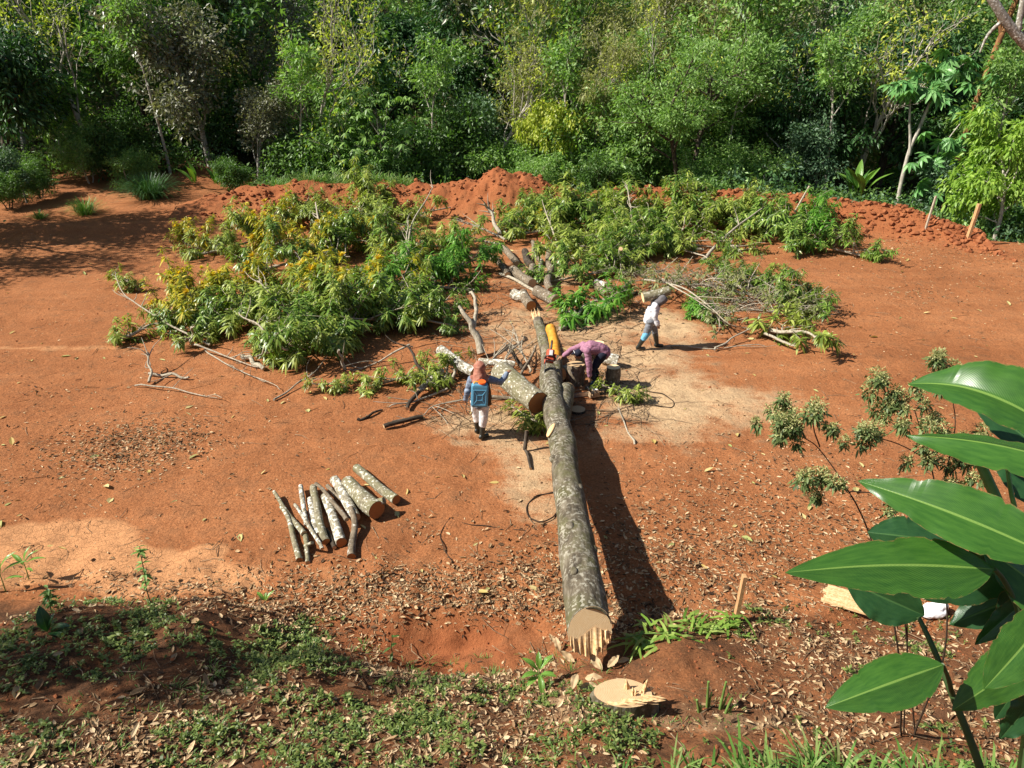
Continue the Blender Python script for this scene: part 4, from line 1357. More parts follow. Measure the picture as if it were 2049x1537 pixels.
SKIN = plain_mat('skin_brown', (.30, .15, .085), .6, .3, .15, 12)
RUBBER = plain_mat('black_rubber', (.028, .03, .024), .35, .5, .4, 8)
WHITE_CLOTH = plain_mat('white_cloth', (.72, .70, .68), .9, .1, .2, 14, c2=(.50, .47, .45))
GREYWHITE = plain_mat('dusty_white_cloth', (.66, .65, .66), .9, .1, .2, 8, c2=(.42, .42, .45))
GREY_CLOTH = plain_mat('grey_trousers', (.20, .21, .23), .9, .1, .3, 10)
BLUEGREY = plain_mat('blue_grey_shirt', (.24, .29, .36), .9, .1, .4, 16, c2=(.10, .12, .17))
NAVY = plain_mat('navy_cloth', (.018, .02, .035), .85, .15, .3, 10)
PINK = plain_mat('mauve_checked_shirt', (.36, .18, .24), .9, .1, .25, 26, c2=(.24, .11, .16))
JEANS = plain_mat('blue_jeans', (.035, .075, .16), .9, .1, .4, 10)
SCARF = plain_mat('brick_pink_scarf', (.40, .19, .135), .95, .08, .25, 10, c2=(.28, .11, .075))
SKYBLUE = plain_mat('sky_blue_cloth', (.16, .42, .62), .9, .1, .2, 12)
HOODGREY = plain_mat('grey_hood_cloth', (.15, .14, .145), .95, .1, .3, 10)
BROWNCLOTH = plain_mat('brown_cloth', (.13, .075, .035), .9, .1, .3, 10)


def V3(*a):
    return np.array(a, float)


def hand(mb, wrist, d, palm_n, thumb_side, curl=.4, s=.92):
    """palm, four unequal bent fingers and a thumb; d = pointing direction"""
    d, palm_n = unit(V3(*d)), unit(V3(*palm_n))
    side = unit(np.cross(d, palm_n)) * thumb_side
    w = V3(*wrist)
    mb.capsule([w, w + d * .05 * s, w + d * .085 * s], np.array([.026, .034, .033]) * s, 10)
    mb.capsule([w + d * .06 * s - side * .018 * s, w + d * .06 * s + side * .02 * s], .026 * s, 10)
    for k, (off, L) in enumerate(((.03, .070), (.010, .080), (-.011, .074), (-.031, .058))):
        b = w + d * .085 * s + side * off * s
        p1 = b + (d * math.cos(curl * .5) + palm_n * math.sin(curl * .5)) * L * .5 * s
        p2 = p1 + (d * math.cos(curl * 1.4) + palm_n * math.sin(curl * 1.4)) * L * .32 * s
        p3 = p2 + (d * math.cos(curl * 2.2) + palm_n * math.sin(curl * 2.2)) * L * .25 * s
        mb.capsule([b, p1, p2, p3], np.array([.0095, .009, .008, .007]) * s, 8)
    b = w + d * .028 * s + side * .03 * s
    mb.capsule([b, b + (d * .6 + side * .8) * .035 * s, b + (d * .9 + side * .7 + palm_n * .4) * .062 * s], np.array([.013, .011, .009]) * s, 8)


def head(mb, c, look, up=(0, 0, 1), s=1.0):
    """skull, jaw, nose, brow, lips and ears, turned towards `look`"""
    f = unit(V3(*look))
    u = unit(V3(*up) - f * np.dot(V3(*up), f))
    r = np.cross(f, u)
    c = V3(*c)
    rot = Matrix(((r[0], f[0], u[0]), (r[1], f[1], u[1]), (r[2], f[2], u[2])))
    mb.ball(c + u * .02 * s, np.array((.075, .095, .092)) * s, rot)
    mb.ball(c - u * .055 * s + f * .025 * s, np.array((.055, .06, .055)) * s, rot)
    mb.capsule([c + f * .09 * s + u * .012 * s, c + f * .108 * s - u * .02 * s], np.array([.008, .014]) * s, 8)
    mb.capsule([c + f * .085 * s + u * .028 * s - r * .035 * s, c + f * .085 * s + u * .028 * s + r * .035 * s], .011 * s, 8)
    mb.capsule([c + f * .083 * s - u * .055 * s - r * .02 * s, c + f * .083 * s - u * .055 * s + r * .02 * s], .009 * s, 8)
    for sg in (-1, 1):
        mb.ball(c + r * sg * .077 * s, np.array((.012, .022, .032)) * s, rot, 8)
        mb.ball(c + f * .083 * s + r * sg * .03 * s + u * .008 * s, np.array((.012, .008, .009)) * s, rot, 8)


def boots(t, legs, mat, grow_=.0):
    for (knee, ankle, toe) in legs:
        knee, ankle, toe = V3(*knee), V3(*ankle), V3(*toe)
        topp = ankle + (knee - ankle) * .86
        b = MB()
        b.capsule([topp, ankle + (knee - ankle) * .4, ankle], [.068 + grow_, .058 + grow_, .052], 14)
        fd = unit((toe - ankle) * np.array([1, 1, 0]))
        heel = np.array([ankle[0], ankle[1], min(ankle[2], .075)]) - fd * .035
        b.capsule([V3(heel[0], heel[1], toe[2] + .005), V3(*toe)], [.046, .042], 12)
        b.capsule([V3(heel[0], heel[1], toe[2] + .02), ankle], [.048, .052], 12)
        o = solid('boot', b, mat, t, .010, 3)


def body(t, J, skin=SKIN):
    """whole figure as one surface from a joint table"""
    b = MB()
    sc = J.get('s', .93)
    b.capsule([J['pelvis'], J['belly'], J['chest'], J['neck0']], np.array([.135, .125, .14, .075]) * sc, 18)
    b.capsule([J['hipL'], J['hipR']], .11 * sc, 14)
    b.capsule([J['shL'], J['shR']], .062 * sc, 12)
    b.capsule([J['neck0'], J['head']], np.array([.055, .052]) * sc, 12)
    head(b, J['head'], J['look'], J.get('hup', (0, 0, 1)), sc)
    for s in 'LR':
        b.capsule([J['hip' + s], J['kn' + s], J['an' + s]], np.array([.085, .056, .04]) * sc, 14)
        an, toe = V3(*J['an' + s]), V3(*J['toe' + s])
        b.capsule([an - V3(0, 0, .03), toe], np.array([.038, .03]) * sc, 10)
        b.capsule([J['sh' + s], J['el' + s], J['wr' + s]], np.array([.052, .042, .028]) * sc, 12)
        hand(b, J['wr' + s], *J['hand' + s], s=sc)
    return solid('body', b, skin, t, .0085, 2)


def garment_top(t, name, J, mat, sleeve=.95, g=.022, seed=2, hem=.10):
    b = MB()
    pel, ch = V3(*J['pelvis']), V3(*J['chest'])
    low = pel + unit(pel - V3(*J['belly'])) * hem * .3
    b.capsule([low, J['belly'], ch, V3(*J['neck0'])], [.15 + g, .135 + g, .145 + g, .065 + g * .4], 18)
    b.capsule([J['shL'], J['shR']], .062 + g, 14)
    for s in 'LR':
        e, w = V3(*J['el' + s]), V3(*J['wr' + s])
        b.capsule([J['sh' + s], e, e + (w - e) * sleeve], [.056 + g, .046 + g, .034 + g * .8], 14)
    return solid(name, b, mat, t, .011, 3, .014, 8, seed)


def trousers(t, J, mat, down=(.75, .75), g=.024, seed=4, name='trousers'):
    b = MB()
    b.capsule([J['pelvis'], V3(*J['pelvis']) + (V3(*J['belly']) - V3(*J['pelvis'])) * .5], [.13 + g, .12 + g], 16)
    b.capsule([J['hipL'], J['hipR']], .10 + g, 14)
    for s, dn in zip('LR', down):
        k, a = V3(*J['kn' + s]), V3(*J['an' + s])
        b.capsule([J['hip' + s], k, k + (a - k) * dn], [.088 + g, .06 + g, .05 + g], 14)
    return solid(name, b, mat, t, .011, 3, .012, 7, seed)


# --- hooded worker with the jerry can, seen from behind
f1 = spot(962, 876)
p1 = thing('person', 'worker in brick-pink head scarf and white trousers carrying a blue can, seen from behind', 'person', f1)
J = dict(pelvis=(0, .06, .84), belly=(0, .06, .98), chest=(0, .07, 1.16), neck0=(0, .09, 1.34), head=(.0, .12, 1.50), look=(.35, 1, -.1),
         hipL=(-.08, .11, .80), knL=(-.09, .19, .44), anL=(-.08, .22, .09), toeL=(-.02, .36, .045), hipR=(.08, .03, .80), knR=(.06, .0, .43), anR=(.03, -.06, .09), toeR=(.13, .04, .045),
         shL=(-.165, .06, 1.28), elL=(-.25, .04, 1.03), wrL=(-.29, .12, .82), handL=((-.1, .4, -1), (0, 1, .2), -1, .5),
         shR=(.165, .08, 1.28), elR=(.42, .14, 1.19), wrR=(.54, .30, 1.31), handR=((.5, .8, .25), (.3, .2, -1), 1, .35))
J1 = J
body(p1, J)
garment_top(p1, 'shirt', J, BLUEGREY, .95)
trousers(p1, J, WHITE_CLOTH, (.35, .35), .03)
boots(p1, [(J['knL'], J['anL'], J['toeL']), (J['knR'], J['anR'], J['toeR'])], RUBBER)
b = MB()
b.ball((0, .115, 1.525), (.118, .132, .135))
b.capsule([(0, .08, 1.46), (0, .055, 1.34), (0, .05, 1.27)], [.118, .14, .165], 18)
b.capsule([(-.13, .06, 1.29), (.13, .07, 1.29)], .09, 14)
solid('head_scarf', b, SCARF, p1, .011, 3, .012, 11, 6)
b = MB()
b.capsule([(.17, -.02, 1.22), (.185, -.04, .98), (.175, -.03, .80)], [.03, .05, .06], 12)
solid('side_bag', b, BROWNCLOTH, p1, .011, 3, .008, 12, 7)  # brown bag hanging at the right hip
CANBLUE = plain_mat('blue_plastic', (.095, .29, .43), .4, .45, .18, 5)
CAPRED = plain_mat('orange_red_plastic', (.80, .13, .02), .4, .45, .1, 5)
can = thing('jerry_can', 'blue plastic jerry can with orange cap on the hooded worker\'s back', 'jerry can', tuple(f1 + V3(-.01, -.175, .82)), R(4))
can.rotation_euler = (R(-4), R(3), R(4))
b = MB()
w, dp, h = .335, .17, .47
prof = np.array([(-.5, -.42), (-.42, -.5), (.42, -.5), (.5, -.42), (.5, .42), (.42, .5), (-.42, .5), (-.5, .42)])
zs = [(0, .86), (.02, .96), (.05, 1), (.36, 1), (.42, .985), (.45, .93), (.47, .78)]
n = len(prof)
V = np.concatenate([np.column_stack([prof[:, 0] * w * s, prof[:, 1] * dp * s, np.full(n, z)]) for z, s in zs])
F = [[i * n + j, i * n + (j + 1) % n, (i + 1) * n + (j + 1) % n, (i + 1) * n + j] for i in range(len(zs) - 1) for j in range(n)]
b.add(V, F)
b.add(V[-n:], [list(range(n))])
b.add(V[:n], [list(range(n))[::-1]])
# raised border, cross ribs and centre square of the moulded panel
for (x0, z0, x1, z1) in ((-.125, .05, -.125, .36), (.125, .05, .125, .36), (-.125, .05, .125, .05), (-.125, .36, .125, .36),
                         (-.055, .15, -.125, .05), (.055, .15, .125, .05), (-.055, .255, -.125, .36), (.055, .255, .125, .36),
                         (-.055, .15, .055, .15), (-.055, .255, .055, .255), (-.055, .15, -.055, .255), (.055, .15, .055, .255)):
    b.tube([(x0, -dp / 2 - .001, z0), ((x0 + x1) / 2, -dp / 2 - .002, (z0 + z1) / 2), (x1, -dp / 2 - .001, z1)], .009, 6, 0, 0)
can_body = b.build('can_body', CANBLUE, can, smooth=False)
b = MB()
b.tube([(.04, -.0, .462), (.04, -.012, .50), (.04, -.018, .525)], [.06, .075, .072], 20, 0, 0)
b.build('cap', CAPRED, can_body)
b = MB()
limb(b, [(-.12, 0, .455), (-.11, .01, .50), (-.03, .01, .505), (-.02, .01, .46)], .014, .014, 8, 0, 0)
b.build('carry_handle', plain_mat('yellow_orange_plastic', (.75, .36, .03), .4, .45), can_body, smooth=True)
b = MB()
for sgn in (-1, 1):
    limb(b, [(.11 * sgn, .06, .43), (.12 * sgn, .22, .50), (.13 * sgn, .33, .36), (.15 * sgn, .25, .1), (.12 * sgn, .07, .06)], .012, .012, 6)
b.build('strap', BROWNCLOTH, can, smooth=True)
b = MB()
limb(b, [(-.14, .05, .2), (-.25, -.02, .1), (-.27, -.03, -.1), (-.18, -.05, -.2), (-.12, -.03, -.15), (-.12, .0, .02)], .008, .008, 6, k=26)
b.build('hose', RUBBER, can, smooth=True)

# --- sawyer bending over the saws
f2 = V3(1.86, 15.72, 0)
p2 = thing('person', 'worker in mauve shirt and dark cap bending down to a chainsaw', 'person', f2)
J = dict(pelvis=(.22, .02, .88), belly=(.09, .0, .97), chest=(-.08, -.01, 1.0), neck0=(-.24, -.02, .95), head=(-.35, -.04, .83), look=(-.62, -.05, -.75), hup=(-.75, 0, .6),
         hipL=(.20, -.08, .83), knL=(-.01, -.12, .46), anL=(.0, -.14, .09), toeL=(-.13, -.17, .045), hipR=(.22, .09, .83), knR=(.07, .12, .46), anR=(.16, .12, .09), toeR=(.03, .13, .045),
         shL=(-.15, -.17, .98), elL=(-.10, -.23, .64), wrL=(-.07, -.24, .33), handL=((.05, 0, -1), (.2, 1, 0), 1, .7),
         shR=(-.20, .15, .99), elR=(-.48, .17, .86), wrR=(-.68, .12, .72), handR=((-1, -.1, -.35), (-.1, 0, -1), 1, .7))
body(p2, J)
garment_top(p2, 'shirt', J, PINK, .8, .026, 12)
trousers(p2, J, NAVY, (.5, .5), .022, 14)
b = MB()
for s in 'LR':
    k, a = V3(*J['kn' + s]), V3(*J['an' + s])
    b.capsule([k + (a - k) * .42, k + (a - k) * .8], [.075, .07], 12)
    break
solid('trouser_leg', b, JEANS, p2, .011, 2, .006, 9, 5)
boots(p2, [(J['knL'], J['anL'], J['toeL']), (J['knR'], J['anR'], J['toeR'])], RUBBER, -.006)
b = MB()
hc = V3(-.35, -.04, .83)
b.ball(hc + V3(.01, 0, .045), (.108, .098, .085), Matrix.Rotation(R(-35), 4, 'Y'))
b.capsule([hc + V3(-.08, -.05, .06), hc + V3(-.14, -.03, .02), hc + V3(-.08, .05, .06)], [.018, .02, .018], 8)
cap_o = solid('cap', b, NAVY, p2, .010, 2)
b = MB()
b.tube([hc + V3(-.075, -.095, .075), hc + V3(-.10, 0, .105), hc + V3(-.075, .085, .08)], .006, 5, 0, 0)
b.build('cap_band', WHITE_CLOTH, cap_o)

# --- walking worker with a log on the shoulder
f3 = spot(1297, 697)
p3 = thing('person', 'worker in dusty white shirt walking right with a log on the shoulder', 'person', f3)
J = dict(pelvis=(0, 0, .82), belly=(.02, 0, .96), chest=(.06, 0, 1.10), neck0=(.13, -.02, 1.25), head=(.25, -.06, 1.34), look=(1, -.1, -.45), s=.92,
         hipL=(.02, .085, .79), knL=(.16, .09, .44), anL=(.24, .09, .09), toeL=(.38, .09, .045), hipR=(-.01, -.085, .79), knR=(-.10, -.10, .43), anR=(-.27, -.11, .11), toeR=(-.13, -.12, .045),
         shL=(.08, .155, 1.23), elL=(.30, .22, 1.27), wrL=(.36, .20, 1.49), handL=((.1, -.5, 1), (.1, -1, -.2), -1, .5),
         shR=(.06, -.165, 1.22), elR=(.05, -.23, .97), wrR=(.15, -.22, .75), handR=((.35, 0, -1), (.2, 1, 0), 1, .5))
body(p3, J)
garment_top(p3, 'shirt', J, GREYWHITE, .95, .028, 22)
trousers(p3, J, GREY_CLOTH, (.3, .3), .026, 24)
b = MB()
k, a, hp = V3(*J['knR']), V3(*J['anR']), V3(*J['hipR'])
b.capsule([k + (hp - k) * .25, k, k + (a - k) * .35], [.098, .092, .084], 12)
solid('knee_cloth', b, SKYBLUE, p3, .011, 2, .007, 10, 5)
boots(p3, [(J['knL'], J['anL'], J['toeL']), (J['knR'], J['anR'], J['toeR'])], RUBBER, .008)
b = MB()
b.ball((.25, -.06, 1.37), (.125, .112, .12))
b.capsule([(.22, -.05, 1.34), (.13, -.02, 1.27)], [.115, .12], 14)
b.capsule([(.33, -.14, 1.36), (.38, -.06, 1.35), (.33, .02, 1.36)], .022, 8)
solid('hood', b, HOODGREY, p3, .011, 3, .008, 10, 9)
log('heavy olive log riding on the walking worker\'s shoulder', f3 + V3(-.24, .03, 1.39), f3 + V3(.44, .12, 1.55), .135, .118, BARK_OLIVE, WOOD_FRESH, .01, None, 'carried_log')


# ------------------------------------------------------------------ chainsaws
STEEL = plain_mat('saw_bar_steel', (.55, .56, .56), .35, .5, .3, 30, metallic=.8)
SAWRED = plain_mat('red_saw_casing', (.55, .07, .02), .45, .45, .35, 9, c2=(.30, .05, .02))
SAWTAN = plain_mat('sawdust_caked_casing', (.42, .30, .18), .8, .2, .4, 16, c2=(.20, .13, .08))
BLACKP = plain_mat('black_plastic', (.02, .02, .02), .5, .4, .3, 10)


def chainsaw(label, loc, quat, casing, bar=.46):
    t = thing('chainsaw', label, 'chainsaw', loc)
    t.rotation_mode = 'QUATERNION'
    t.rotation_quaternion = quat
    b = MB()                                   # bar along +X, up = +Z, across = Y
    b.box((-.10, 0, .10), (.25, .15, .13), None, 0, .86)
    b.box((-.13, 0, .175), (.17, .12, .05), None, 0, .75)
    b.tube([(-.08, .07, .11), (-.08, .105, .11)], .06, 16, 0, 0)
    b.box((-.02, -.085, .09), (.15, .03, .09), None, 0, .85)
    o = case = b.build('casing', casing, t)
    bv = o.modifiers.new('round', 'BEVEL')
    bv.width, bv.segments = .014, 2
    b = MB()
    L = bar
    xs = np.array([0, .05, L - .06, L - .02, L, L - .02, L - .06, .05, 0])
    zz = np.array([.035, .05, .05, .035, 0, -.035, -.05, -.05, -.035])
    V = np.concatenate([np.column_stack([xs, np.full(9, -.075 + s), zz + .08]) for s in (-.004, .004)])
    b.add(V, [list(range(9)), list(range(17, 8, -1))])
    b.add(V, [[i, 9 + i, 9 + (i + 1) % 9, (i + 1) % 9] for i in range(9)])
    bar_o = b.build('guide_bar', STEEL, t)
    b = MB()
    ring = np.column_stack([xs, np.full(9, -.075), zz * 1.07 + .08])
    b.tube(np.vstack([ring, ring[:1]]), .0075, 4)
    b.build('chain', BLACKP, bar_o)
    b = MB()
    limb(b, [(-.22, 0, .06), (-.34, 0, .07), (-.40, 0, .11), (-.36, 0, .16), (-.22, 0, .17)], .017, .017, 8, k=20)
    b.build('rear_handle', BLACKP, t, smooth=True)
    b = MB()
    limb(b, [(-.03, -.09, .08), (-.04, -.10, .20), (-.05, -.05, .26), (-.05, .05, .26), (-.04, .10, .18), (-.03, .09, .06)], .013, .013, 8, k=24)
    b.build('front_handle', BLACKP, t, smooth=True)
    b = MB()
    b.box((.03, 0, .22), (.015, .15, .09), Matrix.Rotation(R(20), 4, 'Y'))
    b.build('hand_guard', BLACKP, t)
    b = MB()
    b.box((-.13, 0, .2035), (.10, .06, .004))
    b.build('name_plate', WHITE_CLOTH, case)
    return t


q1 = Matrix(((-.05, .99, .10), (-.62, -.10, -.78), (-.78, -.08, .62))).to_quaternion()
redsaw = chainsaw('orange-red chainsaw stuck bar down into the felled trunk', spot(1099, 726, .72), q1, SAWRED, .5)
redsaw.scale = (1.25, 1.25, 1.25)
q2 = Vector((-1, -.28, 0)).to_track_quat('X', 'Z')
chainsaw('dusty tan chainsaw lying at the bending worker\'s hand', spot(1180, 797, .02), q2, SAWTAN, .46)

# ------------------------------------------------------------------ the felled crown: cut leafy boughs in heaps
B = {}
B['green'] = leaf_mat('bough_leaf_green', [(.05, .11, .015), (.11, .21, .025), (.20, .31, .045), (.33, .42, .10)], .34, rough=.38, spec=.5)
B['pale'] = leaf_mat('bough_leaf_pale', [(.08, .125, .016), (.19, .26, .036), (.32, .395, .065), (.46, .51, .12)], .38, rough=.42, spec=.45)
B['fresh'] = leaf_mat('bough_leaf_fresh', [(.045, .14, .015), (.10, .27, .025), (.22, .40, .06)], .38, rough=.4, spec=.4)
B['gold'] = leaf_mat('yellow_lit_bough_leaf', [(.60, .36, .02), (.74, .50, .03), (.60, .52, .06)], .4, rough=.5)
B['yellowish'] = leaf_mat('bough_leaf_yellow', [(.10, .15, .015), (.26, .29, .025), (.46, .42, .03), (.62, .48, .03)], .4, rough=.42, spec=.4)
B['dull'] = leaf_mat('bough_leaf_dull', [(.09, .115, .035), (.19, .21, .065), (.30, .30, .11)], .3, rough=.5)


def bough(seed, leaf, label, group, nsec=18, nter=5, per=20, L=.23, W=.046, rad=1.6, hgt=1.0, gold=0.0, twiggy=False):
    rng = np.random.default_rng(seed)
    t = thing('cut_bough', label, 'branch', (0, 0, 0), 0, group)
    wm, tips = MB(), []
    stem = limb(wm, [(-rad * .95, 0, .08), (-rad * .3, rng.normal(0, .15), .22), (rad * .4, rng.normal(0, .25), .38), (rad * .95, rng.normal(0, .3), .35)], .055, .02, 7, 0, 0, seed=seed, k=16, rough=.05)
    for k in range(nsec):
        q = stem[int(rng.uniform(2, 15))]
        az = rng.uniform(0, 6.28)
        el = rng.uniform(.05, 1.05)
        Ls = rad * rng.uniform(.35, .9)
        d = np.array([math.cos(az) * math.cos(el), math.sin(az) * math.cos(el), math.sin(el) * hgt])
        e = q + d * Ls
        e[2] = max(e[2], .12)
        P = limb(wm, [q, (q + e) / 2 + rng.normal(0, .08, 3), e], .022, .009, 5, 0, seed=seed + k, k=7)
        for w in range(nter):
            b0 = P[int(rng.uniform(2, 6.9))]
            d2 = unit(d + rng.normal(0, .75, 3) + np.array([0, 0, .15]))
            e2 = b0 + d2 * rng.uniform(.25, .6)
            e2[2] = max(e2[2], .08)
            wm.tube([b0, (b0 + e2) / 2 + rng.normal(0, .03, 3), e2], [.008, .006, .004], 3)
            tips.append((e2, d2))
            if not twiggy:
                tips.append((b0 * .45 + e2 * .55, d2))
    if twiggy:
        for k in range(70):
            a, q = rng.uniform(0, 6.28), stem[int(rng.uniform(0, 15))]
            e = q + np.array([math.cos(a), math.sin(a), rng.uniform(.0, .8)]) * rng.uniform(.5, 1.3)
            limb(wm, [q, (q + e) / 2 + rng.normal(0, .12, 3), e], .007, .003, 3, 0, seed=k, k=6)
    wm.build('branch_wood', TWIG, t, smooth=True)
    lm, gm = MB(), MB()
    ng = 0
    for p, d in tips:
        n = int(rng.integers(per - 4, per + 4))
        th = rng.uniform(0, 6.28, n)
        ax = unit(d * .7 + np.array([0, 0, .45]))
        a = unit(np.cross(ax, [.3, .5, .8]))
        b = np.cross(ax, a)
        op = rng.uniform(.6, 1.25, n)[:, None]
        D = ax * np.cos(op) + (np.cos(th)[:, None] * a + np.sin(th)[:, None] * b) * np.sin(op)
        D[:, 2] -= rng.uniform(.15, .75, n)
        Pb = p - ax * rng.uniform(0, .16, n)[:, None]
        N = unit(ax * .6 + np.array([0, 0, .7]) + rng.normal(0, .25, (n, 3)))
        s = rng.uniform(.4, 1.3, n)
        lm.leaves(Pb, D, N, L * s, W * s, LEAF4, 0, droop=.45)
        if gold and rng.uniform() < gold and p[2] > .35 * hgt * rad:  # gold colour on the upper twigs stands in for leaves lit yellow
            n2 = 26
            th = rng.uniform(0, 6.28, n2)
            op = rng.uniform(.2, .9, n2)[:, None]
            D = ax * np.cos(op) + (np.cos(th)[:, None] * a + np.sin(th)[:, None] * b) * np.sin(op)
            gm.leaves(np.tile(p + ax * .03, (n2, 1)), D, np.tile([0, 0, 1.0], (n2, 1)), np.full(n2, .21) * rng.uniform(.7, 1.2, n2), .048, LEAF4, 0, droop=.3)
            ng += 1
    lm.build('leaves', B[leaf], t)
    if ng:
        gm.build('yellow_lit_leaves', B['gold'], t)['kind'] = 'stuff'
    return t


bp = {}
SPEC = {'G1': dict(seed=1, leaf='green'), 'G2': dict(seed=2, leaf='green', hgt=.8), 'P1': dict(seed=3, leaf='pale'), 'P2': dict(seed=4, leaf='pale', hgt=1.15), 'P3': dict(seed=5, leaf='pale', nsec=9, hgt=.7),
        'Y1': dict(seed=6, leaf='yellowish', gold=.12), 'Y2': dict(seed=7, leaf='yellowish', gold=.10, hgt=1.1), 'F1': dict(seed=8, leaf='fresh', hgt=1.0), 'F2': dict(seed=9, leaf='fresh', hgt=.45, rad=.9, nsec=9),
        'T1': dict(seed=10, leaf='dull', nsec=15, nter=6, per=13, L=.15, W=.042, twiggy=True, rad=1.8, hgt=.75), 'S1': dict(seed=11, leaf='pale', nsec=5, nter=3, rad=.6, hgt=.6)}
LH, LN, RH, RB = 'boughs of the far left leaf heap', 'boughs of the near left leaf heap', 'boughs of the right-hand leaf heap', 'thin brush on the right'


def heap(kind, u, v, s, rz, label, group):
    if kind not in bp:
        bp[kind] = bough(label=label, group=group, **SPEC[kind])
        t = bp[kind]
    else:
        t = dup(bp[kind], label, (0, 0, 0), 0, 1, group)
    p = on(u, v - 26 if group == LN and s > .75 else v)
    t.location = (p[0], p[1], p[2] - .03)
    t.rotation_euler = (0, 0, rz)
    if group == RH:
        s = s * 1.14
    t.scale = (s * 1.06, s * 1.0, s * (1.02 if group in (LH, LN) else .92))
    return t


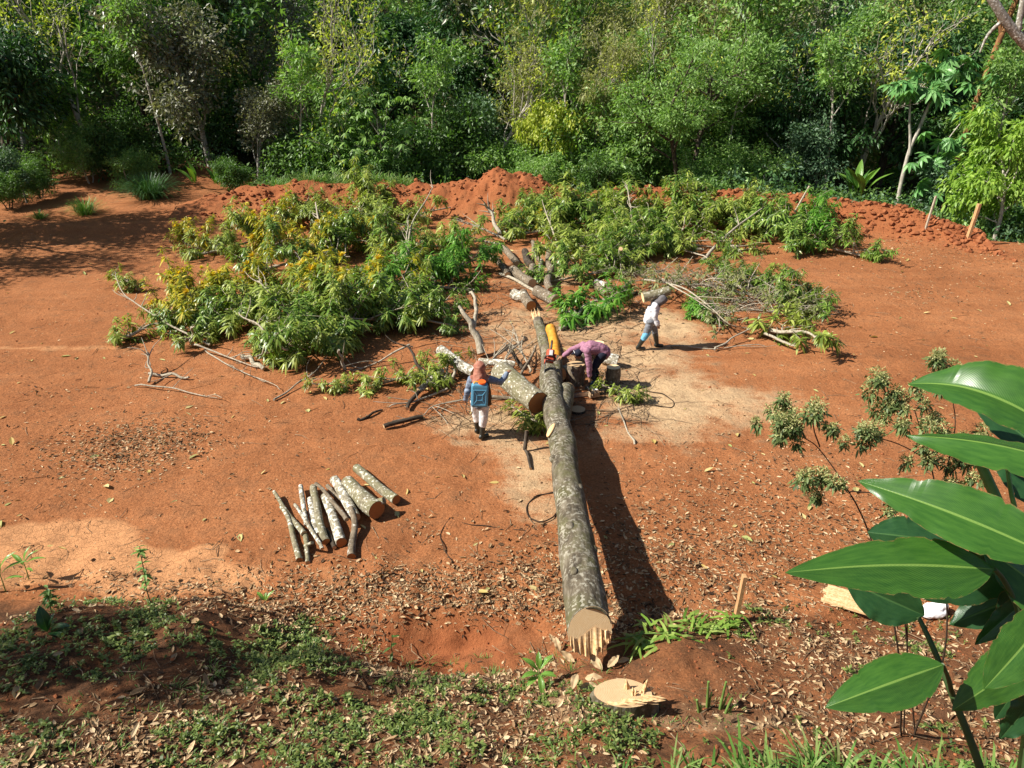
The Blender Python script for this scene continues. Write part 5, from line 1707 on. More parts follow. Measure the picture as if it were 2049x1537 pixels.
for row in [
    # far left heap
    ('Y1', 392, 500, .78, 2.6, 'bough with golden top at the far left tip of the leaf heap', LH),
    ('P2', 470, 505, 1.0, .6, 'upright leafy bough right of the golden left tip', LH),
    ('Y2', 545, 500, 1.1, 2.0, 'bough with a golden ridge in front of the dug earth heap', LH),
    ('G1', 605, 540, 1.05, .2, 'dark green bough hanging below the golden ridge', LH),
    ('P1', 650, 450, 1.15, 3.0, 'tall pale bough beside the dug earth heap', LH),
    ('P2', 735, 436, 1.3, 1.3, 'highest pale bough at the back of the left heap', LH),
    ('P3', 830, 440, 1.15, .4, 'pale drooping bough under the back bank, left of its peak', LH),
    ('Y1', 680, 510, 1.0, .9, 'bough with gold-coloured leaf tops in the middle of the far left heap', LH),
    ('G1', 775, 510, 1.15, 2.2, 'green bough above the bare soil hollow', LH),
    ('P1', 860, 510, 1.1, 4.0, 'pale bough right of the soil hollow', LH),
    ('F1', 890, 555, 1.0, 1.0, 'fresh bright green bough at the right end of the left heap', LH),
    ('F1', 850, 590, 1.0, 3.3, 'fresh light green bough facing the cut lengths', LH),
    # near left heap
    ('Y1', 385, 640, .8, 1.2, 'golden-tipped bough at the left end of the near heap', LN),
    ('G2', 425, 685, .85, .2, 'green bough behind the white twigs on the left', LN),
    ('Y2', 465, 640, 1.0, 4.2, 'golden green bough at the back left of the near heap', LN),
    ('P3', 510, 700, 1.05, 2.4, 'large-leaved pale bough at the left front of the near heap', LN),
    ('P1', 545, 660, 1.15, 5.1, 'pale bough beneath the radiating white twigs', LN),
    ('Y2', 610, 630, 1.0, 3.1, 'golden bough left of the bare soil hollow', LN),
    ('G1', 590, 715, 1.1, 4.4, 'dark green bough in the middle front of the near heap', LN),
    ('Y1', 690, 650, 1.15, 2.8, 'golden bough in front of the bare soil hollow', LN),
    ('P2', 670, 715, 1.05, .9, 'pale bough at the front of the near heap below the golden one', LN),
    ('G2', 770, 690, 1.2, 3.9, 'green bough in the right middle of the near heap', LN),
    ('P1', 790, 640, 1.15, 2.0, 'pale bough above the green one at the right middle', LN),
    ('P3', 845, 675, .95, 5.5, 'pale trailing bough reaching towards the forked branch', LN),
    ('G1', 890, 640, .7, 1.9, 'green bough directly left of the forked branch', LN),
    ('P3', 835, 755, .7, .5, 'small pale bough at the lower right corner of the near heap', LN),
    ('S1', 282, 712, 1.0, .3, 'small leafy spray among white twigs at the far left', LN),
    ('S1', 270, 602, .9, 2.3, 'tiny dark spray on the leftmost bare twig', LN),
    ('S1', 395, 712, .9, 4.1, 'small leafy spray lying in front of the near heap, left', LN),
    ('S1', 560, 730, 1.0, 1.1, 'small leafy spray in front of the near heap, centre', LN),
    ('S1', 668, 778, .6, 3.1, 'small green sprig alone on the soil below the near heap', LN),
    # right heap
    ('G2', 1045, 454, 1.0, 1.0, 'dark bough in front of the bank peak', RH),
    ('Y1', 1050, 462, .6, 2.7, 'golden bough at the left end of the right heap', RH),
    ('P2', 1120, 469, 1.2, .3, 'pale bough right of the bank peak', RH),
    ('G1', 1190, 449, 1.2, 3.5, 'dark green bough under the crumbly bank', RH),
    ('P1', 1255, 450, 1.25, 2.1, 'pale bough with radiating white twigs', RH),
    ('P2', 1330, 449, 1.15, 4.9, 'tall pale bough at the back of the right heap', RH),
    ('G1', 1395, 450, 1.2, .8, 'green bough in the middle of the right heap', RH),
    ('P3', 1460, 454, 1.2, 2.9, 'pale bough left of the thin leaning stake', RH),
    ('G2', 1530, 470, 1.25, 5.2, 'green bough under the thin leaning stake', RH),
    ('F1', 1600, 480, 1.1, 1.4, 'fresh green bough near the right end of the heap', RH),
    ('G1', 1650, 505, .9, 2.5, 'dark green bough at the right end of the heap', RH),
    ('P1', 1165, 510, 1.05, 4.4, 'pale bough behind the cut lengths', RH),
    ('P3', 1215, 510, 1.1, 1.7, 'pale drooping bough by the white forked pole', RH),
    ('G2', 1300, 500, 1.1, 3.0, 'green bough behind the bright log end', RH),
    ('G1', 1170, 565, .75, .1, 'green bough directly above the mottled short log', RH),
    ('F2', 1158, 640, 1.1, 1.0, 'flat fresh green spray beside the orange limb', RH),
    ('P3', 1370, 510, .95, 5.0, 'pale bough above the thin brush', RH),
    ('P1', 1090, 430, .9, 1.4, 'pale bough just right of the bank peak at the back', RH),
    ('G2', 1260, 520, .9, 4.0, 'low green bough behind the white forked pole', RH),
    ('P3', 1420, 485, 1.0, 2.0, 'pale bough beside the long slanting limb', RH),
    ('P2', 1500, 440, .9, 3.6, 'pale upright bough before the crumbly bank', RH),
    ('G1', 1440, 560, .7, 4.6, 'green bough behind the twiggy brush', RB),
    # thin brush right of the walking worker
    ('T1', 1375, 590, 1.0, 2.6, 'twiggy dull brush just right of the walking worker', RB),
    ('T1', 1450, 600, 1.15, 2.9, 'twiggy grey-green brush in the middle right', RB),
    ('T1', 1520, 640, .95, 3.4, 'twiggy brush tapering to the lower right', RB),
    ('P3', 1500, 565, .75, .7, 'small hanging bough above the twiggy brush', RB),
    ('G2', 1580, 610, .85, 2.0, 'leafy bough at the right side of the thin brush', RB),
    ('S1', 1615, 645, 1.0, .9, 'small leafy spray right of the thin brush', RB),
    ('S1', 1562, 690, 1.3, 5.0, 'yellowish leafy spray at the lower tip of the thin brush', RB),
    ('F2', 1410, 640, .8, 2.0, 'low green spray in front of the thin brush', RB),
    ('S1', 1075, 850, .75, 2.0, 'light green sprig between the leaning log and the trunk', RB),
    ('S1', 1255, 795, .7, 2.4, 'dark sprig lying in the bending worker\'s shadow', RB),
    ('S1', 905, 790, .8, 1.0, 'small sprig behind the hooded worker', LN),
]:
    heap(*row)

# bare branches and long switches
BB = 'bare branches sticking out of the leaf heaps'


def bare(label, pts, r0, r1, forks=3, seed=0, mat=None, group=BB, flen=.8):
    """pts: (u, v, height above the ground plane)"""
    rng = np.random.default_rng(seed + 500)
    W = [spot(u, v, z) for u, v, z in pts]
    base = W[0].copy()
    base[2] = hz(base[0], base[1])
    t = thing('bare_branch', label, 'branch', base, 0, group)
    m = MB()
    P = limb(m, [w - base for w in W], r0, r1, 7, 0, 0, seed=seed, k=22, rough=.05)
    for k in range(forks):
        q = P[int(rng.uniform(8, 20))]
        d = unit(P[-1] - P[10]) * .7 + rng.normal(0, .5, 3)
        d[2] = abs(d[2]) * .7
        e = q + d * flen * rng.uniform(.5, 1.1)
        limb(m, [q, (q + e) / 2 + rng.normal(0, .06, 3), e], r0 * .45, .006, 5, 0, seed=seed + k, k=8)
    m.build('branch_wood', mat or TWIG, t, smooth=True)
    return t


for k, (lab, pts, r0, r1, fk) in enumerate([
    ('long arching bare branch at the far left with curling twigs', [(420, 690, .1), (340, 655, .35), (285, 615, .7), (245, 585, .9), (232, 545, 1.1)], .03, .010, 6),
    ('white branch foot standing at the left front of the near heap', [(383, 692, .02), (386, 672, .3), (384, 655, .6)], .05, .03, 2),
    ('white branched twig bundle lying left of the near heap', [(298, 765, .05), (300, 735, .2), (296, 705, .45)], .035, .015, 6),
    ('thick white stick lying below the left twig bundle', [(298, 748, .05), (335, 751, .06), (378, 755, .05)], .04, .03, 1),
    ('long thin switch along the soil at the lower left', [(270, 772, .03), (330, 775, .06), (400, 790, .05), (435, 796, .04)], .022, .008, 2),
    ('bare branch running along the front of the near heap', [(390, 690, .2), (440, 705, .12), (520, 735, .05)], .028, .012, 5),
    ('second bare branch crossing the front of the near heap', [(410, 700, .08), (470, 740, .04), (560, 780, .04)], .02, .008, 4),
    ('white lichen stick lying in front of the near heap', [(485, 712, .1), (508, 725, .07), (528, 738, .05)], .06, .055, 0),
    ('radiating white twigs in the near left heap', [(556, 610, .9), (535, 580, 1.15), (515, 562, 1.3)], .04, .012, 7),
    ('slanting bare branch across the near left heap', [(575, 700, .6), (520, 655, 1.0), (478, 625, 1.15)], .035, .015, 2),
    ('forked pale branch standing in the far left heap', [(655, 485, .7), (640, 440, 1.3), (632, 405, 1.7)], .06, .025, 4),
    ('long pale switch rising at the back of the far left heap', [(815, 520, .6), (822, 450, 1.3), (860, 390, 1.9), (868, 372, 2.0)], .04, .012, 2),
    ('radiating twigs in the middle of the far left heap', [(816, 520, .5), (816, 478, 1.2), (815, 440, 1.6)], .04, .015, 6),
    ('grey branch lying across the bare soil hollow', [(645, 543, .12), (700, 540, .15), (775, 535, .2)], .07, .05, 3),
    ('white thick stick pointing at the bare soil hollow', [(665, 545, .2), (682, 558, .12), (700, 570, .07)], .08, .06, 0),
    ('thin branch at the left of the bare soil hollow', [(590, 505, .7), (620, 540, .35), (660, 560, .1)], .035, .015, 3),
    ('pale branch standing at the front right of the near heap', [(690, 738, .03), (684, 718, .3), (678, 700, .6)], .045, .03, 1),
    ('long switch under the lower right of the near heap', [(820, 690, .4), (760, 725, .1), (700, 740, .04)], .03, .012, 3),
    ('curved dark branch left of the white lichen log', [(880, 770, .05), (838, 735, .3), (818, 700, .6), (806, 690, .7)], .05, .02, 4),
    ('arched grey branch beside the white lichen log', [(898, 765, .05), (915, 740, .3), (916, 716, .5)], .045, .03, 2),
    ('long thin branch from the white lichen log to the soil left', [(895, 778, .1), (830, 800, .05), (778, 815, .03)], .03, .012, 3),
    ('pale broken limbs spread left of the cut lengths', [(1000, 470, .3), (985, 430, .9), (970, 408, 1.3)], .09, .05, 7),
    ('fan of pale branches behind the cut lengths', [(1010, 480, .2), (960, 455, .5), (905, 440, .8)], .05, .02, 8),
    ('second fan of pale branches behind the cut lengths', [(1005, 490, .15), (960, 480, .2), (915, 485, .3)], .05, .02, 6),
    ('twisted pale switch in front of the bank peak', [(1115, 490, .4), (1100, 440, .9), (1085, 400, 1.3)], .04, .012, 4),
    ('radiating white twigs at the back of the right heap', [(1265, 450, .5), (1263, 405, 1.4), (1255, 370, 1.9)], .05, .015, 8),
    ('upright thin twig in the right heap', [(1310, 480, .3), (1300, 440, .9), (1293, 405, 1.3)], .025, .008, 1),
    ('long curved limb slanting across the right heap', [(1405, 520, .1), (1440, 485, .5), (1475, 450, .9), (1530, 415, 1.3)], .07, .025, 3),
    ('thin limb beneath the slanting limb', [(1380, 490, .4), (1450, 495, .3), (1520, 490, .3)], .03, .012, 4),
    ('long dry switch bending through the thin brush', [(1290, 560, .6), (1380, 575, .8), (1440, 640, .4), (1505, 660, .1)], .03, .01, 5),
    ('second dry switch bending through the thin brush', [(1330, 565, .7), (1400, 600, .7), (1460, 650, .2)], .025, .008, 6),
    ('straight stick lying in the walking worker\'s shadow', [(1430, 700, .03), (1460, 680, .12), (1505, 655, .3)], .03, .015, 1),
    ('thin switch below the thin brush', [(1310, 690, .02), (1400, 697, .03), (1530, 692, .05)], .02, .01, 2),
    ('white stick end in the yellowish spray', [(1530, 668, .15), (1560, 682, .2), (1590, 690, .2)], .04, .03, 1),
    ('tangle of dry twigs behind the hooded worker', [(1000, 740, .1), (1010, 715, .4), (1040, 690, .6)], .03, .01, 9),
    ('second tangle of dry twigs by the trunk', [(1060, 745, .1), (1045, 705, .4), (1025, 660, .6)], .03, .01, 9),
    ('third tangle of dry twigs left of the leaning log', [(930, 770, .05), (960, 735, .3), (1000, 700, .5)], .03, .01, 8),
    ('thin twig fan on the soil left of the hooded worker', [(930, 800, .03), (870, 810, .04), (830, 840, .03)], .02, .006, 6),
    ('thin dead twig lying on the soil under the near heap', [(548, 800, .02), (590, 770, .05), (625, 745, .1)], .025, .01, 3),
    ('short dark stick on the soil near the charred chunk', [(715, 838, .02), (740, 828, .03), (765, 820, .03)], .035, .02, 1),
    ('thin curved twig right of the felled trunk', [(1270, 890, .02), (1250, 845, .04), (1236, 815, .05)], .022, .01, 1),
]):
    bare(lab, pts, r0, r1, fk, k, mat=BARK_DARK if 'dark' in lab else None)

# vines dropped on the ground
VN = 'vines dropped on the earth'
VINE = plain_mat('dark_vine', (.05, .032, .02), .85, .2, .4, 20)
for lab, pts, r in [
    ('dark loop of vine left of the felled trunk', [(1112, 985), (1075, 990), (1052, 1010), (1058, 1035), (1082, 1046), (1110, 1036), (1122, 1010)], .016),
    ('long dark vine looping over the sawdust on the right', [(1285, 778), (1320, 785), (1352, 800), (1348, 817), (1310, 808), (1260, 810), (1215, 830), (1180, 850)], .014),
    ('thin vine running from the loop towards the log row', [(1050, 1060), (980, 1055), (930, 1045), (905, 1035)], .009),
    ('thin pale vine on the soil in front of the hooded worker', [(960, 850), (920, 830), (880, 815), (840, 812)], .010),
    ('curved thin vine on the soil right of the log row', [(905, 1125), (885, 1095), (880, 1060), (900, 1035)], .009),
]:
    W = [spot(u, v, .02) for u, v in pts]
    for w in W:
        w[2] = hz(w[0], w[1]) + r
    t = thing('vine', lab, 'vine', W[0], 0, VN)
    m = MB()
    P = limb(m, [w - W[0] for w in W], r, r * .7, 6, 0, 0, seed=3, k=60, rough=.02)
    m.build('vine_stem', VINE, t, smooth=True)

# ------------------------------------------------------------------ loose earth, litter, ground cover (masses)
rng = np.random.default_rng(303)
ICO = None


def clod_mesh(rng, P, s, m=0, mb=None):
    t = (1 + 5 ** .5) / 2
    v = unit(np.array([(-1, t, 0), (1, t, 0), (-1, -t, 0), (1, -t, 0), (0, -1, t), (0, 1, t), (0, -1, -t), (0, 1, -t), (t, 0, -1), (t, 0, 1), (-t, 0, -1), (-t, 0, 1)], float))
    f = np.array([(0, 11, 5), (0, 5, 1), (0, 1, 7), (0, 7, 10), (0, 10, 11), (1, 5, 9), (5, 11, 4), (11, 10, 2), (10, 7, 6), (7, 1, 8), (3, 9, 4), (3, 4, 2), (3, 2, 6), (3, 6, 8), (3, 8, 9), (4, 9, 5), (2, 4, 11), (6, 2, 10), (8, 6, 7), (9, 8, 1)])
    k = len(P)
    V = v[None] * rng.uniform(.6, 1.25, (k, 12, 1)) * s[:, None, None] * np.array([1, 1, .75]) + P[:, None]
    F = (np.arange(k)[:, None, None] * 12 + f[None]).reshape(-1, 3)
    mb.add(V.reshape(-1, 3), F, m)


mb = MB()
n = 4200
bx = 18.5 - 33 * rng.uniform(0, 1, n) ** 1.9
by = np.interp(bx, BX, [b[1] for b in BERM]) + rng.normal(-.5, .95, n)
s = .015 + .13 * rng.uniform(0, 1, n) ** 5
crumb_right = (bx > 4)
s = np.where(crumb_right, s * 1.2, s)
keep = np.interp(bx, BX, [b[2] for b in BERM]) > .3
bx, by, s = bx[keep], by[keep], s[keep]
P = np.stack([bx, by, height(bx, by) + s * .2], -1)
clod_mesh(rng, P, s, 0, mb)
n = 1500
bx, by = rng.normal(-9.4, 1.6, n), rng.normal(32.8, 1.1, n)
s = .03 + .12 * rng.uniform(0, 1, n) ** 3
clod_mesh(rng, np.stack([bx, by, height(bx, by) + s * .2], -1), s, 0, mb)
n = 5200
bx, by = rng.uniform(-6.5, 6, n), rng.uniform(4.2, 8.2, n)
s = .005 + .022 * rng.uniform(0, 1, n) ** 5
clod_mesh(rng, np.stack([bx, by, height(bx, by) + s * .2], -1), s, 0, mb)
n = 1200
by = rng.uniform(8.5, 30, n)
bx = rng.uniform(-.75, .75, n) * (by + 3)
s = .006 + .028 * rng.uniform(0, 1, n) ** 6
clod_mesh(rng, np.stack([bx, by, height(bx, by) + s * .2], -1), s, 0, mb)
CLOD = plain_mat('red_clod', (.31, .115, .048), .97, .08, .5, 3, .02, c2=(.19, .062, .027))
o = mb.build('earth_clods', CLOD)
o['kind'], o['label'] = 'stuff', 'loose red earth clods on the bank and soil'

DRY = leaf_mat('dry_leaf', [(.04, .024, .015), (.14, .08, .042), (.28, .175, .09), (.44, .30, .165), (.62, .46, .28)], .12, rough=.8, spec=.15)
YELLOWLEAF = leaf_mat('fallen_yellow_leaf', [(.42, .30, .08), (.55, .45, .20), (.30, .32, .10)], .2, rough=.7)


def litter(mb, rng, x, y, L0, L1, m=0, flat=.35, tmpl=CURL):
    k = len(x)
    a = rng.uniform(0, 6.28, k)
    P = np.stack([x, y, height(x, y) + .008], -1)
    D = np.stack([np.cos(a), np.sin(a), rng.normal(.05, .22, k)], -1)
    N = unit(np.array([0, 0, 1.0]) + rng.normal(0, flat, (k, 3)))
    L = L0 + (L1 - L0) * rng.uniform(0, 1, k) ** 1.8 * 1.35
    W = L * rng.uniform(.22, .5, k)
    h = rng.uniform(0, 1, k) < .45
    mb.leaves(P[h], D[h], N[h], L[h], W[h], tmpl, m)
    h = ~h
    mb.leaves(P[h], D[h] * [1, 1, .5], N[h], L[h], W[h], LEAF6, m)


mb = MB()
# near bank, thick where leaves gather
n = 60000
x, y = rng.uniform(-6.4, 6.2, n), rng.uniform(4.1, 8.4, n)
dens = .42 + 1.5 * fbm2(x * .9, y * .9, 61, 4, .6) - .35 * np.exp(-(((x + 4.2) / 2.0) ** 2 + ((y - 7.1) / .6) ** 2))
hollow = np.exp(-(((x + 1.2) / 1.5) ** 2 + ((y - 7.65) / .55) ** 2))
dens = dens * (1 - .95 * hollow) * np.where(x > 1.2, .7, 1.05)
mound = np.exp(-(((x - 1.9) / .8) ** 2 + ((y - 6.4) / .5) ** 2))
dens = dens * (1 - .75 * mound)
k = rng.uniform(0, 1, n) < dens
litter(mb, rng, x[k], y[k], .024, .08)
x, y = rng.uniform(-6, -1.0, 170), rng.uniform(4.1, 7.5, 170)
litter(mb, rng, x, y, .09, .17)
# drifts on the clearing: (u, v, rx, ry, count)
for u, v, rx, ry, c in [(1450, 1140, 2.1, 1.3, 2300), (1650, 1060, 2.4, 1.6, 1500), (1300, 1120, 1.0, 1.6, 900), (900, 1180, 2.4, .55, 2600), (1090, 1150, 1.0, 1.0, 900), (270, 890, 1.4, 1.0, 2400), (1850, 500, 4.5, 2.2, 1500),
                        (2000, 560, 4.5, 3, 900), (1830, 590, 1.2, .7, 160), (650, 1180, 1.8, .4, 600), (330, 1180, 1.8, .3, 420), (1560, 960, 2.4, 1.4, 700), (840, 1050, .3, .4, 60), (100, 785, .6, .3, 60), (1900, 1120, 2.0, 1.2, 900)]:
    c0 = spot(u, v)
    x, y = rng.normal(c0[0], rx * .62, c), rng.normal(c0[1], ry * .62, c)
    k = (y > 8.0) | (x > 1)
    litter(mb, rng, x[k], y[k], .032, .085)
# scattered over the open soil
n = 3000
y = 8.5 + 24 * rng.uniform(0, 1, n) ** 1.3
x = rng.uniform(-.72, .72, n) * (y + 3.2)
litter(mb, rng, x, y, .035, .09)
n = 9000
y = 8.4 + 14 * rng.uniform(0, 1, n) ** 1.2
x = rng.uniform(-.75, .75, n) * (y + 3.2)
k = rng.uniform(0, 1, n) < .55 + .9 * fbm2(x * .5, y * .5, 66, 3)
litter(mb, rng, x[k], y[k], .015, .05)
o = mb.build('leaf_litter', DRY)
o['kind'], o['label'] = 'stuff', 'dry brown leaf litter strewn over the bank and soil'
mb = MB()
n = 420
y = 8.5 + 24 * rng.uniform(0, 1, n) ** 1.1
x = rng.uniform(-.72, .72, n) * (y + 3.2)
litter(mb, rng, x, y, .10, .22, 0, .25, LEAF6)
o = mb.build('fallen_green_leaves', YELLOWLEAF)
o['kind'], o['label'] = 'stuff', 'scattered yellow fallen leaves on the red soil'

# small sticks
mb = MB()
TWIGD = plain_mat('dry_twig', (.30, .21, .13), .9, .1, .6, 8, c2=(.09, .055, .03))
n = 2700
x0, y0 = rng.uniform(-6, 6, n), rng.uniform(4.2, 8.4, n)
wk = np.array([spot(rng.uniform(860, 1300), rng.uniform(560, 860))[:2] for k in range(1400)])
x0[420:1820], y0[420:1820] = wk[:, 0], wk[:, 1]
y0[1820:] = 8.5 + 22 * rng.uniform(0, 1, n - 1820) ** 1.4
x0[1820:] = rng.uniform(-.7, .7, n - 1820) * (y0[1820:] + 3.2)
a, L = rng.uniform(0, 6.28, n), rng.uniform(.06, .5, n)
L[420:1820] = rng.uniform(.1, 1.0, 1400)
x1, y1 = x0 + L * np.cos(a), y0 + L * np.sin(a)
z0, z1, zm = height(x0, y0), height(x1, y1), height((x0 + x1) / 2, (y0 + y1) / 2)
r = rng.uniform(.002, .007, n)
r[420:1820] *= 1.5
for k in range(n):
    mid = ((x0[k] + x1[k]) / 2 + rng.normal(0, .03), (y0[k] + y1[k]) / 2 + rng.normal(0, .03), max((z0[k] + z1[k]) / 2, zm[k]) + rng.uniform(0, .03) + r[k])
    mb.tube([(x0[k], y0[k], z0[k] + r[k]), mid, (x1[k], y1[k], z1[k] + r[k])], [r[k], r[k], r[k] * .6], 3)
o = mb.build('small_twigs', TWIGD)
o['kind'], o['label'] = 'stuff', 'small dry twigs strewn on the ground'

# low weeds and grass
WEED = leaf_mat('weed_leaf', [(.05, .085, .02), (.10, .15, .032), (.17, .225, .05), (.26, .31, .09)], .3, rough=.45)
GRASS = leaf_mat('grass_blade', [(.05, .13, .02), (.10, .21, .035), (.17, .29, .06), (.28, .31, .12)], .3, rough=.5)
mb = MB()


def rosettes(x, y, L0, L1, lift=1.0):
    c = rng.integers(6, 13, len(x))
    i = np.repeat(np.arange(len(x)), c)
    k = len(i)
    Lp = rng.uniform(L0, L1, len(x))[i]
    th = np.arange(k) * 2.4 + rng.normal(0, .4, k)
    el = rng.uniform(.1, 1.0, k) * lift
    D = np.stack([np.cos(th) * np.cos(el), np.sin(th) * np.cos(el), np.sin(el)], -1)
    P = np.stack([x[i], y[i], height(x, y)[i] + rng.uniform(0, 1, k) * Lp * .9], -1)
    N = unit(np.array([0, 0, 1.0]) + rng.normal(0, .3, (k, 3)))
    sc = rng.uniform(.6, 1.2, k) * Lp
    mb.leaves(P, D, N, sc, sc * rng.uniform(.28, .42, k), LEAF4, 0, droop=.3)


n = 17000
x, y = rng.uniform(-6.2, 5.5, n), rng.uniform(4.2, 8.1, n)
d = np.where(x < 0, .06, -.02) + 2.0 * fbm2(x * 1.1 + 3, y * 1.1, 71, 4, .6)


def g2(cx, cy, rx, ry):
    return np.exp(-(((x - cx) / rx) ** 2 + ((y - cy) / ry) ** 2))


d = d + .8 * g2(-1.6, 6.6, 1.5, .35) + .6 * g2(-4.4, 7.2, 1.7, .55) + .6 * g2(-2.9, 7.0, .5, .5) + .6 * g2(1.4, 5.2, .7, .25) + .35 * g2(-1.4, 5.6, 1.0, .3) - 1.3 * g2(-1.1, 7.75, 1.5, .6) - .9 * g2(1.9, 6.3, .8, .6)
d = np.where(x > 1.2, d * .4, d)
k = rng.uniform(0, 1, n) < d * .75
rosettes(x[k], y[k], .035, .08)
q = np.array([on(rng.uniform(1560, 2049), rng.uniform(1215, 1290))[:2] for k in range(70)])
rosettes(q[:, 0], q[:, 1], .04, .07)
o = mb.build('weed_cover', WEED)
o['kind'], o['label'] = 'stuff', 'low green weeds covering the near bank'
mb = MB()


def tuft(x, y, n, L, W, lean=.5, z=None, spread=.06):
    th = rng.uniform(0, 6.28, n)
    el = rng.uniform(.75, 1.5, n) - lean * rng.uniform(0, .8, n)
    D = np.stack([np.cos(th) * np.cos(el), np.sin(th) * np.cos(el), np.sin(el)], -1)
    r = rng.uniform(0, spread, n)
    P = np.stack([x + r * np.cos(th), y + r * np.sin(th), np.full(n, hz(x, y) if z is None else z) - .02], -1)
    N = np.stack([-np.cos(th) * np.sin(el), -np.sin(th) * np.sin(el), np.cos(el)], -1)
    s = rng.uniform(.5, 1.15, n)
    mb.leaves(P, D, N, L * s, np.full(n, W), BLADE, 0, droop=.55)


for k in range(330):
    x, y = rng.uniform(-6, 1.2), rng.uniform(4.1, 7.6)
    if float(fbm2(x + 9, y, 81, 2)) > -.05:
        tuft(x, y, int(rng.integers(6, 16)), rng.uniform(.12, .26), .008)
for k in range(110):                                  # broad blades along the lower right edge
    u = rng.uniform(1180, 2080)
    y = rng.uniform(4.15, 4.7)
    x = (u - 1024.5) / FPX * 6.6
    tuft(x, y, int(rng.integers(4, 13)), rng.uniform(.25, .72) * (1 if u > 1330 else .6), rng.uniform(.014, .028), .8)
for k in range(30):
    q = on(rng.uniform(1180, 1500), rng.uniform(1400, 1460))
    tuft(q[0], q[1], 8, .14, .007)
o = mb.build('near_grass', GRASS)
o['kind'], o['label'] = 'stuff', 'grass blades along the near bank and lower edge'
mb = MB()
for k in range(150):                                  # strip behind the bank, left of its peak
    u = rng.uniform(560, 830)
    x = xat(u, 38)
    y = rng.uniform(36.5, 37.6)
    tuft(x, y, 26, rng.uniform(1.1, 1.9), .03, .6, spread=.35)
for k in range(40):
    x = xat(rng.uniform(1210, 1460), 37.5)
    tuft(x, rng.uniform(37, 38.4), 14, rng.uniform(.4, .8), .025, .6, spread=.3)
o = mb.build('bank_grass', GRASS)
o['kind'], o['label'] = 'stuff', 'strip of tall grass behind the red bank'

# single grass clumps on the left
for lab, u, v, n, L in [('dark tall grass clump beside the left dirt track', 300, 397, 700, 2.9), ('pale spiky grass clump on the left soil', 170, 430, 260, 1.9), ('small low grass clump left of the pale spiky one', 80, 438, 110, .95)]:
    q = on(u, v)
    t = thing('grass_clump', lab, 'grass', q, 0, 'grass clumps on the left soil')
    keepmb = mb
    mb = MB()
    th = rng.uniform(0, 6.28, n)
    el = rng.uniform(.7, 1.5, n)
    D = np.stack([np.cos(th) * np.cos(el), np.sin(th) * np.cos(el), np.sin(el)], -1)
    N = np.stack([-np.cos(th) * np.sin(el), -np.sin(th) * np.sin(el), np.cos(el)], -1)
    r = rng.uniform(0, L * .22, n)
    mb.leaves(np.stack([r * np.cos(th), r * np.sin(th), np.zeros(n)], -1), D, N, L * rng.uniform(.5, 1.1, n), .025, BLADE, 0, droop=.6)
    mb.build('blades', G['dense'] if 'dark' in lab else GRASS, t)

# ------------------------------------------------------------------ stakes
STK = 'survey stakes round the clearing'
PLANK = plain_mat('raw_timber', (.52, .31, .15), .85, .2, .35, 14, .004, c2=(.36, .19, .085))
GREYST = plain_mat('weathered_timber', (.45, .38, .28), .9, .15, .4, 14, .004)


def stake(label, u0, v0, u1, v1, w, mat, top=None, dY=0.0):
    a = on(u0, v0)
    d = ray(u1, v1)
    tq = (a[1] + dY) / d[1]
    b = np.array([0, 0, CAM_H]) + d * tq
    t = thing('wooden_stake', label, 'stake', a, 0, STK)
    m = MB()
    ax = b - a
    q = Vector(ax).to_track_quat('Z', 'Y')
    L = float(np.linalg.norm(ax))
    m.box((0, 0, L / 2 - .1), (w, w * .6, L + .2), None, 0, .97)
    o = m.build('shaft', mat, t)
    o.rotation_mode = 'QUATERNION'
    o.rotation_quaternion = q
    return t


stake('square raw timber stake in the right foreground', 1471, 1243, 1490, 1152, .085, PLANK)
stake('thin grey stake leaning out of the right leaf heap', 1588, 430, 1620, 372, .09, GREYST)
stake('grey stake at the right end of the red bank', 1852, 458, 1873, 392, .09, GREYST)
stake('stout pale stake among the right-hand broad leaves', 1936, 478, 1960, 408, .16, PLANK)
stake('slim pale pole beneath the lime-green tree', 1926, 380, 1934, 312, .10, GREYST)

